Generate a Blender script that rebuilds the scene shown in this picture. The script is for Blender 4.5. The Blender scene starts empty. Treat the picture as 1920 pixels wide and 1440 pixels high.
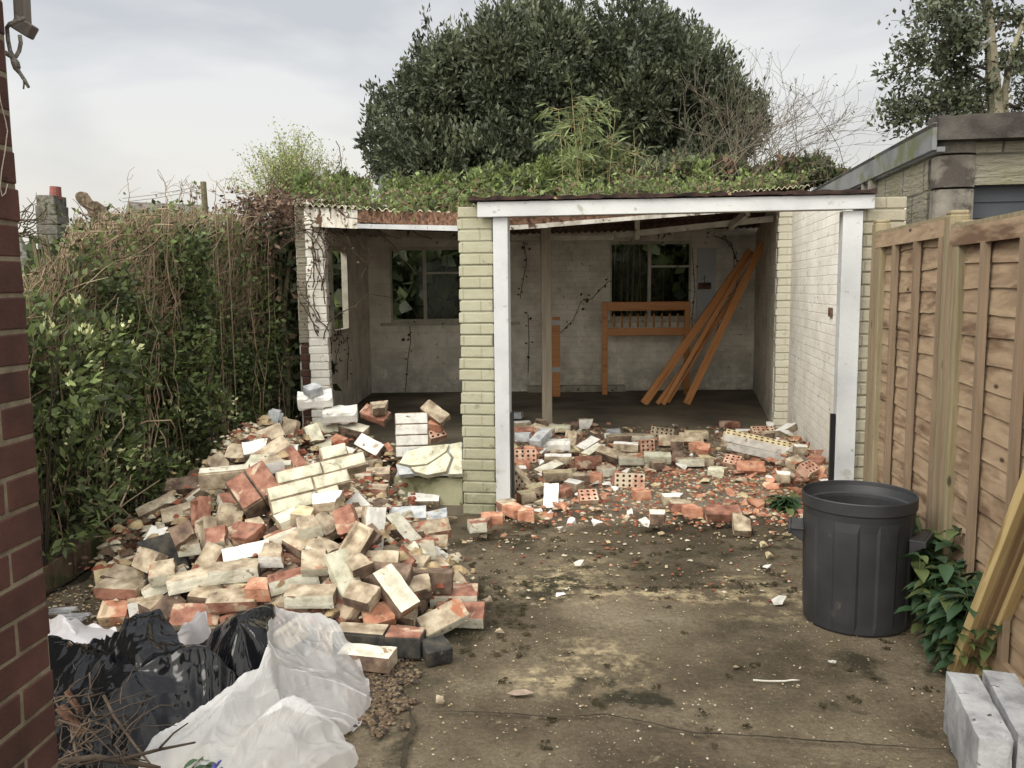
import bpy, math, random
import numpy as np
from mathutils import Vector, Matrix
random.seed(7); rng = np.random.default_rng(7)
S = bpy.context.scene; COL = S.collection
# ------------------------------------------------------------ camera
PITCH, ROLL, F, CZ = math.radians(-6.4), math.radians(0.55), 1600.0, 1.5
cam = bpy.data.objects.new('camera', bpy.data.cameras.new('camera')); COL.objects.link(cam)
cam.data.sensor_width = 36; cam.data.lens = 30; cam.data.clip_end = 500; cam.data.clip_start = 0.05
cf = Vector((0, math.cos(PITCH), math.sin(PITCH))); cr0 = Vector((1, 0, 0)); cu0 = cr0.cross(cf)
cr = cr0*math.cos(ROLL) - cu0*math.sin(ROLL); cu = cu0*math.cos(ROLL) + cr0*math.sin(ROLL)
cam.matrix_world = Matrix(((cr.x, cu.x, -cf.x, 0), (cr.y, cu.y, -cf.y, 0), (cr.z, cu.z, -cf.z, CZ), (0, 0, 0, 1)))
S.camera = cam
# ------------------------------------------------------------ world: overcast sky
SUN_EL, SUN_AZ = math.radians(40), math.radians(-130)
w = bpy.data.worlds.new('World'); S.world = w; w.use_nodes = True
nt = w.node_tree; nt.nodes.clear(); N = nt.nodes.new; L = nt.links.new
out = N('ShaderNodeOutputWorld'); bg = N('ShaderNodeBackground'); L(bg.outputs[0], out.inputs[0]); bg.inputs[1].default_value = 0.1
sky = N('ShaderNodeTexSky'); sky.sky_type = 'NISHITA'; sky.sun_disc = False; sky.sun_elevation = SUN_EL; sky.sun_rotation = -SUN_AZ; sky.dust_density = 4
tc = N('ShaderNodeTexCoord'); mp = N('ShaderNodeMapping'); mp.inputs['Scale'].default_value = (1.0, 1.0, 2.6); L(tc.outputs['Generated'], mp.inputs[0])
mp.inputs['Location'].default_value = (0.35, 0.2, 0.1)
nz = N('ShaderNodeTexNoise'); nz.inputs['Scale'].default_value = 2.6; nz.inputs['Detail'].default_value = 5; nz.inputs['Distortion'].default_value = .3; L(mp.outputs[0], nz.inputs['Vector'])
rp = N('ShaderNodeValToRGB'); rp.color_ramp.elements[0].position = .40; rp.color_ramp.elements[1].position = .60
rp.color_ramp.elements[0].color = (.50, .52, .55, 1); rp.color_ramp.elements[1].color = (.70, .705, .70, 1); L(nz.outputs[0], rp.inputs[0])
sx = N('ShaderNodeSeparateXYZ'); L(tc.outputs['Generated'], sx.inputs[0])
hr = N('ShaderNodeValToRGB'); L(sx.outputs['Z'], hr.inputs[0])
hr.color_ramp.elements[0].position = 0.0; hr.color_ramp.elements[0].color = (1, 1, 1, 1); hr.color_ramp.elements[1].position = .22; hr.color_ramp.elements[1].color = (0, 0, 0, 1)
mh = N('ShaderNodeMixRGB'); L(hr.outputs[0], mh.inputs[0]); L(rp.outputs[0], mh.inputs[1]); mh.inputs[2].default_value = (.76, .715, .62, 1)
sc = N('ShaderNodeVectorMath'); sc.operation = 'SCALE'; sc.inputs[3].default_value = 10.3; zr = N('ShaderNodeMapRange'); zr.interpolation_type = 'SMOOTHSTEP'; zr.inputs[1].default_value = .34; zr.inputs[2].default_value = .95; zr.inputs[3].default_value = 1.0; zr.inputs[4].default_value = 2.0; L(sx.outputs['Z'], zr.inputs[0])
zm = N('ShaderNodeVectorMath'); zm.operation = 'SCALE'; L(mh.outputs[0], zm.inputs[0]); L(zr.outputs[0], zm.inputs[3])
# broad sky glow added behind the camera to brighten the garage interior and fronts
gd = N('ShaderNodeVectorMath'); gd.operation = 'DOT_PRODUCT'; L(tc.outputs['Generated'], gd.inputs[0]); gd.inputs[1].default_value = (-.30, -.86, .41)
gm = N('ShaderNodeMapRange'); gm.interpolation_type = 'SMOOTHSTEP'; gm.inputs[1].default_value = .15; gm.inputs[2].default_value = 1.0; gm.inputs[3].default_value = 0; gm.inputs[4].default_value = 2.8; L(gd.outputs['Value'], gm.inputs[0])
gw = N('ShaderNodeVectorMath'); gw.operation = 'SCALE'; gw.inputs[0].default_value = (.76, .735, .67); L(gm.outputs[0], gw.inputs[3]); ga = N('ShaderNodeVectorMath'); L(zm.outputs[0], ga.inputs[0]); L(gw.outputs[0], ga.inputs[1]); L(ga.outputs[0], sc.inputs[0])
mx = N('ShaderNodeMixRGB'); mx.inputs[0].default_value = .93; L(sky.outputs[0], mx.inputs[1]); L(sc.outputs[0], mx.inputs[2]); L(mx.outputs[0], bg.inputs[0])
sun = bpy.data.objects.new('sun', bpy.data.lights.new('sun', 'SUN')); COL.objects.link(sun)
sun.data.energy = 1.7; sun.data.angle = math.radians(24); sun.data.color = (1, .95, .86)
sd = Vector((math.sin(SUN_AZ)*math.cos(SUN_EL), math.cos(SUN_AZ)*math.cos(SUN_EL), math.sin(SUN_EL)))
sun.rotation_euler = sd.to_track_quat('Z', 'Y').to_euler()
S.view_settings.view_transform = 'Standard'; S.view_settings.look = 'None'; S.view_settings.exposure = 0.28; S.view_settings.gamma = 1
# ------------------------------------------------------------ geometry of the view, used only to survey real positions
def ray(x, y):
    return cf + cr*((x-960)/F) - cu*((y-720)/F)
def G(x, y, z=0.0):
    d = ray(x, y); t = (z-CZ)/d.z; return Vector((d.x*t, d.y*t, z))
def D(x, y, Y):
    d = ray(x, y); t = Y/d.y; return Vector((d.x*t, Y, CZ+d.z*t))
def PJ(p):
    v = Vector(p)-Vector((0, 0, CZ)); k = F/max(v.dot(cf), .01); return 960+k*v.dot(cr), 720-k*v.dot(cu)
# ------------------------------------------------------------ tagging
def tag(o, label=None, cat=None, group=None, kind=None):
    if label: o['label'] = label
    if cat: o['category'] = cat
    if group: o['group'] = group
    if kind: o['kind'] = kind
    return o
def thing(name, label, cat, loc=(0, 0, 0), group=None):
    o = bpy.data.objects.new(name, None); COL.objects.link(o); o.location = loc; o.empty_display_size = .1
    return tag(o, label, cat, group)
# ------------------------------------------------------------ mesh builder (world coordinates)
class MB:
    def __init__(s): s.v = []; s.f = []; s.m = []
    def add(s, vs, fs, mi=0):
        b = len(s.v); s.v += [tuple(v) for v in vs]; s.f += [tuple(i+b for i in f) for f in fs]; s.m += [mi]*len(fs)
    def box(s, c, size, R=None, mi=0, j=0):
        c = Vector(c); vs = []
        for z in (-.5, .5):
            for x, y in ((-.5, -.5), (.5, -.5), (.5, .5), (-.5, .5)):
                p = Vector((x*size[0], y*size[1], z*size[2]))
                if j: p += Vector((random.uniform(-j, j), random.uniform(-j, j), random.uniform(-j, j)))
                vs.append(c + (R @ p if R else p))
        s.add(vs, [(3, 2, 1, 0), (4, 5, 6, 7), (0, 1, 5, 4), (1, 2, 6, 5), (2, 3, 7, 6), (3, 0, 4, 7)], mi)
    def slab(s, a, b, t, z0, z1, mi=0, side=1):
        # upright slab between plan points a,b, thickness t to the left(+1)/right(-1) of a->b; z0,z1 numbers or (za,zb)
        a = Vector(a[:2]); b = Vector(b[:2]); n = Vector((-(b-a).y, (b-a).x)).normalized()*t*side
        za0, zb0 = z0 if isinstance(z0, tuple) else (z0, z0); za1, zb1 = z1 if isinstance(z1, tuple) else (z1, z1)
        P = [(a, za0), (b, zb0), (b+n, zb0), (a+n, za0), (a, za1), (b, zb1), (b+n, zb1), (a+n, za1)]
        vs = [(p.x, p.y, z) for p, z in P]
        fs = [(3, 2, 1, 0), (4, 5, 6, 7), (0, 1, 5, 4), (1, 2, 6, 5), (2, 3, 7, 6), (3, 0, 4, 7)]
        if side < 0: fs = [f[::-1] for f in fs]
        s.add(vs, fs, mi)
    def beam(s, a, b, w, h, up=(0, 0, 1), mi=0):
        a = Vector(a); b = Vector(b); d = (b-a); ln = d.length; d.normalize(); u = Vector(up); sd_ = d.cross(u).normalized(); u = sd_.cross(d)
        R = Matrix((d, sd_, u)).transposed(); s.box((a+b)/2, (ln, w, h), R, mi)
    def tube(s, pts, rad, n=6, mi=0, cap=True):
        pts = [Vector(p) for p in pts]; k = len(pts); rr = rad if isinstance(rad, (list, tuple)) else [rad]*k
        vs = []; prev = None
        for i, p in enumerate(pts):
            d = (pts[min(i+1, k-1)]-pts[max(i-1, 0)])
            if d.length < 1e-9: d = Vector((0, 0, 1))
            d.normalize()
            r_ = (prev if prev and abs(prev.dot(d)) < .99 else (Vector((0, 0, 1)) if abs(d.z) < .9 else Vector((1, 0, 0))))
            x = (r_-d*r_.dot(d)).normalized(); y = d.cross(x); prev = x
            for q in range(n):
                a = 2*math.pi*q/n; vs.append(p+(x*math.cos(a)+y*math.sin(a))*rr[i])
        fs = [(i*n+q, i*n+(q+1) % n, (i+1)*n+(q+1) % n, (i+1)*n+q) for i in range(k-1) for q in range(n)]
        if cap and n > 2: fs += [tuple(range(n))[::-1], tuple((k-1)*n+q for q in range(n))]
        s.add(vs, fs, mi)
    def lathe(s, c, prof, n=48, mi=0, fn=None):
        vs = []
        for r_, z in prof:
            for q in range(n):
                a = 2*math.pi*q/n; r2 = r_ + (fn(a, z) if fn else 0); vs.append((c[0]+r2*math.cos(a), c[1]+r2*math.sin(a), c[2]+z))
        s.add(vs, [(i*n+q, i*n+(q+1) % n, (i+1)*n+(q+1) % n, (i+1)*n+q) for i in range(len(prof)-1) for q in range(n)], mi)
    def build(s, name, mats, parent=None, smooth=False, bevel=0, origin=None, uv=False):
        me = bpy.data.meshes.new(name); mats = mats if isinstance(mats, (list, tuple)) else [mats]
        if parent is not None: off = parent_world(parent)
        else: off = Vector(origin) if origin is not None else Vector((0, 0, 0))
        me.from_pydata([(v[0]-off.x, v[1]-off.y, v[2]-off.z) for v in s.v], [], s.f)
        for m in mats: me.materials.append(m)
        me.polygons.foreach_set('material_index', s.m)
        if uv: boxuv(me, off)
        if smooth: me.polygons.foreach_set('use_smooth', [True]*len(me.polygons))
        me.update()
        o = bpy.data.objects.new(name, me); COL.objects.link(o)
        if parent is not None: o.parent = parent
        else: o.location = off
        if bevel:
            b = o.modifiers.new('bevel', 'BEVEL'); b.width = bevel; b.segments = 2; b.limit_method = 'ANGLE'; b.angle_limit = .6
        return o
def parent_world(p):
    v = Vector(p.location); q = p.parent
    while q: v += Vector(q.location); q = q.parent
    return v
def boxuv(me, off):
    uvl = me.uv_layers.new(name='uv'); co = [v.co+off for v in me.vertices]
    for p in me.polygons:
        n = p.normal
        if abs(n.z) > .8:
            for li in p.loop_indices: c = co[me.loops[li].vertex_index]; uvl.data[li].uv = (c.x, c.y)
        else:
            t = Vector((-n.y, n.x, 0)).normalized()
            for li in p.loop_indices: c = co[me.loops[li].vertex_index]; uvl.data[li].uv = (c.dot(t), c.z)
def fast(name, V, Fq, mi, mats, parent=None, origin=None, smooth=False):
    V = np.asarray(V, dtype=np.float32); Fq = np.asarray(Fq, dtype=np.int32); k = Fq.shape[1]
    off = parent_world(parent) if parent is not None else (Vector(origin) if origin is not None else Vector((0, 0, 0)))
    V = V - np.array(off, dtype=np.float32)
    me = bpy.data.meshes.new(name); me.vertices.add(len(V)); me.vertices.foreach_set('co', V.ravel())
    me.loops.add(Fq.size); me.loops.foreach_set('vertex_index', Fq.ravel()); me.polygons.add(len(Fq))
    me.polygons.foreach_set('loop_start', np.arange(len(Fq), dtype=np.int32)*k); me.polygons.foreach_set('loop_total', np.full(len(Fq), k, dtype=np.int32))
    for m in mats: me.materials.append(m)
    me.polygons.foreach_set('material_index', np.asarray(mi, dtype=np.int32)); me.update(calc_edges=True)
    if smooth: me.polygons.foreach_set('use_smooth', [True]*len(me.polygons))
    o = bpy.data.objects.new(name, me); COL.objects.link(o)
    if parent is not None: o.parent = parent
    else: o.location = off
    return o
# ------------------------------------------------------------ materials
def ramp(nt, src, stops):
    r_ = nt.nodes.new('ShaderNodeValToRGB'); nt.links.new(src, r_.inputs[0]); e = r_.color_ramp.elements
    while len(e) < len(stops): e.new(.5)
    for i, (p, c) in enumerate(stops): e[i].position = p; e[i].color = (*c, 1) if len(c) == 3 else c
    return r_.outputs[0]
def noise(nt, vec, scale, detail=4, rough=.55, dist=0):
    n = nt.nodes.new('ShaderNodeTexNoise'); n.inputs['Scale'].default_value = scale; n.inputs['Detail'].default_value = detail
    n.inputs['Roughness'].default_value = rough; n.inputs['Distortion'].default_value = dist
    if vec: nt.links.new(vec, n.inputs['Vector'])
    return n.outputs[0]
def mixc(nt, fac, a, b):
    m = nt.nodes.new('ShaderNodeMixRGB')
    for i, x in ((0, fac), (1, a), (2, b)):
        if isinstance(x, (int, float)): m.inputs[i].default_value = x
        elif isinstance(x, tuple): m.inputs[i].default_value = (*x, 1)
        else: nt.links.new(x, m.inputs[i])
    return m.outputs[0]
BW = ((0, (0, 0, 0)), (1, (1, 1, 1)))
def base(name, rough=.85, spec=.3):
    m = bpy.data.materials.new(name); m.use_nodes = True; nt = m.node_tree; b = nt.nodes['Principled BSDF']
    b.inputs['Roughness'].default_value = rough; b.inputs['Specular IOR Level'].default_value = spec
    return m, nt, b
def coords(nt, kind='Object', scale=(1, 1, 1), randomize=False):
    t = nt.nodes.new('ShaderNodeTexCoord'); mp = nt.nodes.new('ShaderNodeMapping'); mp.inputs['Scale'].default_value = scale
    nt.links.new(t.outputs[kind], mp.inputs[0])
    if randomize:
        oi = nt.nodes.new('ShaderNodeObjectInfo'); vm = nt.nodes.new('ShaderNodeVectorMath'); vm.operation = 'SCALE'; vm.inputs[0].default_value = (17, 31, 23)
        nt.links.new(oi.outputs['Random'], vm.inputs[3]); nt.links.new(vm.outputs[0], mp.inputs['Location'])
    return mp.outputs[0]
def bump(nt, b, h, strength=.4, dist=.01):
    n = nt.nodes.new('ShaderNodeBump'); n.inputs['Strength'].default_value = strength; n.inputs['Distance'].default_value = dist
    nt.links.new(h, n.inputs['Height']); nt.links.new(n.outputs[0], b.inputs['Normal'])
def M(name, cols, scale=6, detail=5, rough=.85, spots=None, spots2=None, bmp=.3, bscale=40, bdist=.01, cs=(1, 1, 1), rnd=False, spec=.25, kind='Object', vary=0, wide=(.35, .65)):
    """blotchy material: cols from dark to light driven by noise, with optional spots (colour, scale, threshold)"""
    m, nt, b = base(name, rough, spec); v = coords(nt, kind, cs, rnd)
    k = len(cols); st = [(wide[0]+(wide[1]-wide[0])*i/max(k-1, 1), c) for i, c in enumerate(cols)]
    c = ramp(nt, noise(nt, v, scale, detail), st)
    for sp in (spots, spots2):
        if sp:
            f = ramp(nt, noise(nt, v, sp[1], 5, .6, .4), ((sp[2], (0, 0, 0)), (min(sp[2]+.06, 1), (1, 1, 1)))); c = mixc(nt, f, c, sp[0])
    if vary:
        oi = nt.nodes.new('ShaderNodeObjectInfo'); hs = nt.nodes.new('ShaderNodeHueSaturation'); mr = nt.nodes.new('ShaderNodeMapRange')
        mr.inputs[3].default_value = 1-vary; mr.inputs[4].default_value = 1+vary; nt.links.new(oi.outputs['Random'], mr.inputs[0]); nt.links.new(mr.outputs[0], hs.inputs['Value']); nt.links.new(c, hs.inputs['Color']); c = hs.outputs[0]
    nt.links.new(c, b.inputs['Base Color'])
    if bmp: bump(nt, b, noise(nt, v, bscale, 6, .65), bmp, bdist)
    return m
def brickmat(name, c1, c2, mortar, mort_w=.010, chips=None, stain=None, bh=.6, rough=.8, bw=.225, rh=.075, spots=None, lo=None, off=.5):
    """brickwork laid out in metres on the uv; lo=(colour,z0,z1): growth/stain towards that height"""
    m, nt, b = base(name, rough, .25); t = nt.nodes.new('ShaderNodeTexCoord'); uv = t.outputs['UV']
    d = nt.nodes.new('ShaderNodeTexNoise'); d.inputs['Scale'].default_value = 9; d.inputs['Detail'].default_value = 3; nt.links.new(uv, d.inputs['Vector'])
    sub = nt.nodes.new('ShaderNodeVectorMath'); sub.operation = 'SUBTRACT'; nt.links.new(d.outputs['Color'], sub.inputs[0]); sub.inputs[1].default_value = (.5, .5, .5)
    scl = nt.nodes.new('ShaderNodeVectorMath'); scl.operation = 'SCALE'; scl.inputs[3].default_value = .018; nt.links.new(sub.outputs[0], scl.inputs[0])
    ad = nt.nodes.new('ShaderNodeVectorMath'); nt.links.new(uv, ad.inputs[0]); nt.links.new(scl.outputs[0], ad.inputs[1])
    br = nt.nodes.new('ShaderNodeTexBrick'); br.inputs['Scale'].default_value = 1; br.inputs['Brick Width'].default_value = bw; br.inputs['Row Height'].default_value = rh
    br.inputs['Mortar Size'].default_value = mort_w/2; br.inputs['Mortar Smooth'].default_value = .4; br.offset = off
    br.inputs['Color1'].default_value = (*c1, 1); br.inputs['Color2'].default_value = (*c2, 1); br.inputs['Mortar'].default_value = (*mortar, 1)
    nt.links.new(ad.outputs[0], br.inputs['Vector']); c = br.outputs['Color']
    n1 = noise(nt, uv, 3.2, 6, .6)
    if stain: c = mixc(nt, ramp(nt, n1, ((.42, (0, 0, 0)), (.72, (.8, .8, .8)))), c, stain)
    if chips:
        f = ramp(nt, noise(nt, uv, 14, 6, .7), ((.60, (0, 0, 0)), (.66, (1, 1, 1))))
        mm = nt.nodes.new('ShaderNodeMath'); mm.operation = 'MULTIPLY'
        g = ramp(nt, noise(nt, uv, 1.7, 3), ((.42, (.05, .05, .05)), (.62, (1, 1, 1)))); nt.links.new(f, mm.inputs[0]); nt.links.new(g, mm.inputs[1]); c = mixc(nt, mm.outputs[0], c, chips)
    if spots: c = mixc(nt, ramp(nt, noise(nt, uv, spots[1], 4, .6), ((spots[2], (0, 0, 0)), (spots[2]+.05, (1, 1, 1)))), c, spots[0])
    if lo:
        sp = nt.nodes.new('ShaderNodeSeparateXYZ'); nt.links.new(uv, sp.inputs[0]); mr = nt.nodes.new('ShaderNodeMapRange'); mr.inputs[1].default_value = lo[2]; mr.inputs[2].default_value = lo[1]
        nt.links.new(sp.outputs['Y'], mr.inputs[0]); mm = nt.nodes.new('ShaderNodeMath'); mm.operation = 'MULTIPLY'; nt.links.new(mr.outputs[0], mm.inputs[0])
        nt.links.new(ramp(nt, noise(nt, uv, 5, 5, .7), ((.38, (.1, .1, .1)), (.6, (1, 1, 1)))), mm.inputs[1]); c = mixc(nt, mm.outputs[0], c, lo[0])
    nt.links.new(c, b.inputs['Base Color'])
    inv = nt.nodes.new('ShaderNodeMath'); inv.operation = 'MULTIPLY_ADD'; nt.links.new(br.outputs['Fac'], inv.inputs[0]); inv.inputs[1].default_value = -1
    nt.links.new(noise(nt, uv, 22, 6, .7), inv.inputs[2]); bump(nt, b, inv.outputs[0], bh, .012)
    return m
def woodmat(name, c0, c1, dark, axis='x', rough=.75, stretch=22, knots=True, scale=1.0, rnd=True, streak=.62):
    cs = {'x': (1, stretch, stretch), 'y': (stretch, 1, stretch), 'z': (stretch, stretch, 1)}[axis]; cs = tuple(x*scale for x in cs)
    m, nt, b = base(name, rough, .25); v = coords(nt, 'Object', cs, rnd)
    n1 = noise(nt, v, 2.2, 6, .6, .6); c = ramp(nt, n1, ((.3, c0), (.7, c1)))
    c = mixc(nt, ramp(nt, noise(nt, v, 1.1, 4, .6, .2), ((streak, (0, 0, 0)), (streak+.12, (1, 1, 1)))), c, dark)
    if knots:
        k = nt.nodes.new('ShaderNodeTexVoronoi'); k.inputs['Scale'].default_value = 3.2; nt.links.new(coords(nt, 'Object', tuple(1 if x < 2*scale else 2.6 for x in cs), rnd), k.inputs['Vector'])
        c = mixc(nt, ramp(nt, k.outputs['Distance'], ((.05, (1, 1, 1)), (.1, (0, 0, 0)))), c, tuple(x*.45 for x in dark))
    nt.links.new(c, b.inputs['Base Color']); bump(nt, b, n1, .25, .004)
    return m
def leafmat(name, col, var=.35, rough=.5, trans=.25, spec=.35):
    m, nt, b = base(name, rough, spec); v = coords(nt, 'Object')
    lo = tuple(x*(1-var) for x in col); hi = tuple(min(x*(1+var), 1) for x in col)
    c = ramp(nt, noise(nt, v, 2.3, 3), ((.35, lo), (.65, hi)))
    g = nt.nodes.new('ShaderNodeNewGeometry'); hs = nt.nodes.new('ShaderNodeHueSaturation'); mr = nt.nodes.new('ShaderNodeMapRange'); mr.inputs[3].default_value = .6; mr.inputs[4].default_value = 1.45
    nt.links.new(g.outputs['Random Per Island'], mr.inputs[0]); nt.links.new(mr.outputs[0], hs.inputs['Value']); nt.links.new(c, hs.inputs['Color']); nt.links.new(hs.outputs[0], b.inputs['Base Color'])
    if trans:
        tr = nt.nodes.new('ShaderNodeBsdfTranslucent'); nt.links.new(hs.outputs[0], tr.inputs[0]); ms = nt.nodes.new('ShaderNodeMixShader'); ms.inputs[0].default_value = trans
        nt.links.new(b.outputs[0], ms.inputs[1]); nt.links.new(tr.outputs[0], ms.inputs[2]); nt.links.new(ms.outputs[0], nt.nodes['Material Output'].inputs[0])
    return m
#%%PART2
# ------------------------------------------------------------ surveyed axes
U = Vector((.147, .989, 0)).normalized(); Rr = Vector((.989, -.147, 0)).normalized()     # garage depth / width directions
def PL(px, py, p0, d):            # where the sight line meets the upright plane through p0 along d
    n = Vector((-d[1], d[0], 0)); r_ = ray(px, py); o = Vector((0, 0, CZ)); t = (Vector((p0[0], p0[1], 0))-Vector((0, 0, 0))).dot(n)/r_.dot(n); return o + r_*t
P0 = G(868, 965)                  # foot of the painted pillar
def FP(px, py): return PL(px, py, P0, Rr)
# ------------------------------------------------------------ materials of the place
m_conc = M('concrete_ground', [(.042, .032, .019), (.090, .069, .043), (.148, .117, .076), (.205, .168, .114)], 1.5, 9, .92, spots=((.03, .026, .014), 1.9, .56), spots2=((.23, .185, .12), 5.5, .66), bmp=.7, bscale=26, bdist=.02, wide=(.28, .72))
nt = m_conc.node_tree; b = nt.nodes['Principled BSDF']; src = b.inputs['Base Color'].links[0].from_socket; v = coords(nt)
vo = nt.nodes.new('ShaderNodeTexVoronoi'); vo.inputs['Scale'].default_value = 75; nt.links.new(v, vo.inputs['Vector'])
sp = nt.nodes.new('ShaderNodeSeparateColor'); nt.links.new(vo.outputs['Color'], sp.inputs[0])
mm = nt.nodes.new('ShaderNodeMath'); mm.operation = 'MULTIPLY'; nt.links.new(ramp(nt, vo.outputs['Distance'], ((.16, (1, 1, 1)), (.3, (0, 0, 0)))), mm.inputs[0]); nt.links.new(ramp(nt, sp.outputs[0], ((.72, (0, 0, 0)), (.9, (.8, .8, .8)))), mm.inputs[1])
ms_ = nt.nodes.new('ShaderNodeMath'); ms_.operation = 'MULTIPLY'; nt.links.new(mm.outputs[0], ms_.inputs[0]); nt.links.new(ramp(nt, noise(nt, v, 2.2, 5, .6), ((.42, (.12, .12, .12)), (.60, (1, 1, 1)))), ms_.inputs[1])
c = mixc(nt, ms_.outputs[0], src, (.34, .30, .22))
sand = ramp(nt, noise(nt, v, 9, 8, .7), ((.48, (0, 0, 0)), (.6, (.85, .85, .85))))
for (px, py, sx_, sy_) in ((1080, 1105, 1.9, 5.5), (1040, 1080, 3, 6), (1225, 1110, 2.6, 7), (1385, 1088, 3.4, 7), (1450, 1120, 2.4, 6), (1440, 1160, 3, 9), (1330, 1118, 3, 7), (1010, 1275, 4, 6), (1100, 1060, 3, 5), (1120, 1240, 2.5, 4), (960, 1100, 3, 5)):
    g_ = G(px, py); mp = nt.nodes.new('ShaderNodeMapping'); mp.inputs['Location'].default_value = (-g_.x*sx_, -g_.y*sy_*.6, 0); mp.inputs['Scale'].default_value = (sx_, sy_*.6, 0); nt.links.new(v, mp.inputs[0])
    ln = nt.nodes.new('ShaderNodeVectorMath'); ln.operation = 'LENGTH'; nt.links.new(mp.outputs[0], ln.inputs[0])
    m2 = nt.nodes.new('ShaderNodeMath'); m2.operation = 'MULTIPLY'; nt.links.new(ramp(nt, ln.outputs['Value'], ((.1, (1, 1, 1)), (.75, (0, 0, 0)))), m2.inputs[0]); nt.links.new(sand, m2.inputs[1]); c = mixc(nt, m2.outputs[0], c, (.42, .34, .20))
damp = ramp(nt, noise(nt, v, 5, 8, .7), ((.36, (0, 0, 0)), (.58, (1, 1, 1))))
for (px, py, sx_, sy_) in ((930, 1020, 1.6, 3.2), (1120, 1025, 1.3, 3.6), (1320, 1035, 1.4, 3.4), (1240, 1075, 1.5, 5), (1460, 1020, 1.8, 3.5), (900, 1100, 2.2, 3.2), (1480, 1260, 1.6, 3.2), (1400, 1180, 1.8, 4), (820, 1260, 3.5, 2.5)):
    g_ = G(px, py); mp = nt.nodes.new('ShaderNodeMapping'); mp.inputs['Location'].default_value = (-g_.x*sx_, -g_.y*sy_*.6, 0); mp.inputs['Scale'].default_value = (sx_, sy_*.6, 0); nt.links.new(v, mp.inputs[0])
    ln = nt.nodes.new('ShaderNodeVectorMath'); ln.operation = 'LENGTH'; nt.links.new(mp.outputs[0], ln.inputs[0])
    m2 = nt.nodes.new('ShaderNodeMath'); m2.operation = 'MULTIPLY'; nt.links.new(ramp(nt, ln.outputs['Value'], ((.1, (.85, .85, .85)), (.9, (0, 0, 0)))), m2.inputs[0]); nt.links.new(damp, m2.inputs[1]); c = mixc(nt, m2.outputs[0], c, (.045, .036, .020))
gr = nt.nodes.new('ShaderNodeHueSaturation'); mr_ = nt.nodes.new('ShaderNodeMapRange'); mr_.inputs[1].default_value = .3; mr_.inputs[2].default_value = .7; mr_.inputs[3].default_value = .55; mr_.inputs[4].default_value = 1.4
nt.links.new(noise(nt, v, 55, 8, .8), mr_.inputs[0]); nt.links.new(mr_.outputs[0], gr.inputs['Value']); nt.links.new(c, gr.inputs['Color']); c = gr.outputs[0]
nt.links.new(c, b.inputs['Base Color'])
m_soil = M('dark_soil', [(.018, .015, .009), (.04, .032, .02), (.06, .048, .03)], 5, 8, .95, bmp=.9, bscale=14, bdist=.03)
m_floor = M('dusty_floor', [(.08, .068, .05), (.13, .108, .078), (.18, .15, .11)], 1.6, 8, .9, spots=((.15, .115, .07), 4, .68), bmp=.4, bscale=25)
m_rubbleground = M('brick_dust', [(.05, .04, .022), (.12, .085, .045), (.20, .12, .065)], 6, 8, .95, bmp=.7, bscale=30, bdist=.02)
m_housebrick = M('red_facing_brick', [(.034, .017, .013), (.064, .028, .021), (.095, .042, .031)], 5, 6, .85, spots=((.020, .012, .010), 9, .63), bmp=.6, bscale=70, bdist=.004, rnd=False, wide=(.3, .7))
m_mortar = M('sandy_mortar', [(.13, .105, .07), (.21, .175, .12)], 20, 6, .95, bmp=.8, bscale=120, bdist=.004)
m_yellow = brickmat('yellow_green_painted_brick', (.35, .34, .25), (.32, .31, .225), (.26, .25, .18), chips=(.10, .09, .06), stain=(.27, .25, .16), bh=.5, lo=((.12, .12, .05), -.1, .45))
m_white = brickmat('white_painted_brick', (.82, .79, .72), (.78, .75, .68), (.68, .65, .58), chips=(.10, .085, .065), stain=(.60, .55, .45), bh=.6, spots=((.12, .10, .08), 15, .66), lo=((.33, .14, .09), -.02, .16))
m_creambrick = brickmat('cream_painted_brick', (.66, .625, .51), (.62, .585, .475), (.54, .51, .41), chips=(.2, .17, .11), bh=.55, spots=((.13, .10, .07), 10, .72))
m_back = brickmat('grimy_white_back_wall', (.78, .73, .62), (.75, .70, .59), (.64, .59, .49), chips=(.12, .10, .07), stain=(.42, .37, .29), bh=.35, spots=((.04, .035, .025), 12, .70), lo=((.34, .32, .26), .1, .7))
m_block = brickmat('whitewashed_block_wall', (.80, .75, .65), (.77, .72, .62), (.66, .61, .51), chips=(.2, .17, .12), stain=(.44, .39, .31), bh=.3, bw=.45, rh=.225, spots=((.06, .05, .04), 8, .69), lo=((.38, .37, .33), .1, .8))
m_greybrick = brickmat('weathered_grey_cream_brick', (.33, .30, .225), (.29, .26, .195), (.22, .20, .15), chips=(.08, .07, .05), stain=(.22, .2, .14), bh=.6, lo=((.13, .12, .06), -.1, .7))
m_barebrick = brickmat('dark_bare_brick', (.07, .035, .025), (.09, .045, .03), (.12, .10, .08), bh=.7, chips=(.02, .015, .01))
m_paint = M('grey_white_gloss_paint', [(.38, .385, .385), (.44, .445, .445), (.48, .485, .48)], 3, 6, .5, spots=((.24, .235, .20), 17, .64), spots2=((.31, .30, .26), 5.5, .64), bmp=.2, bscale=60, spec=.4)
m_oldwhite = M('flaking_white_timber', [(.42, .38, .31), (.58, .55, .48), (.66, .63, .57)], 9, 7, .7, spots=((.10, .055, .03), 7, .56), bmp=.4, bscale=40)
m_oldgrey = M('dingy_painted_timber', [(.26, .24, .19), (.38, .35, .28)], 8, 6, .75, spots=((.06, .04, .025), 9, .6), bmp=.4)
m_frame = M('cream_window_paint', [(.40, .37, .29), (.54, .50, .41)], 8, 6, .7, spots=((.14, .11, .08), 9, .64), bmp=.3)
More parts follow.
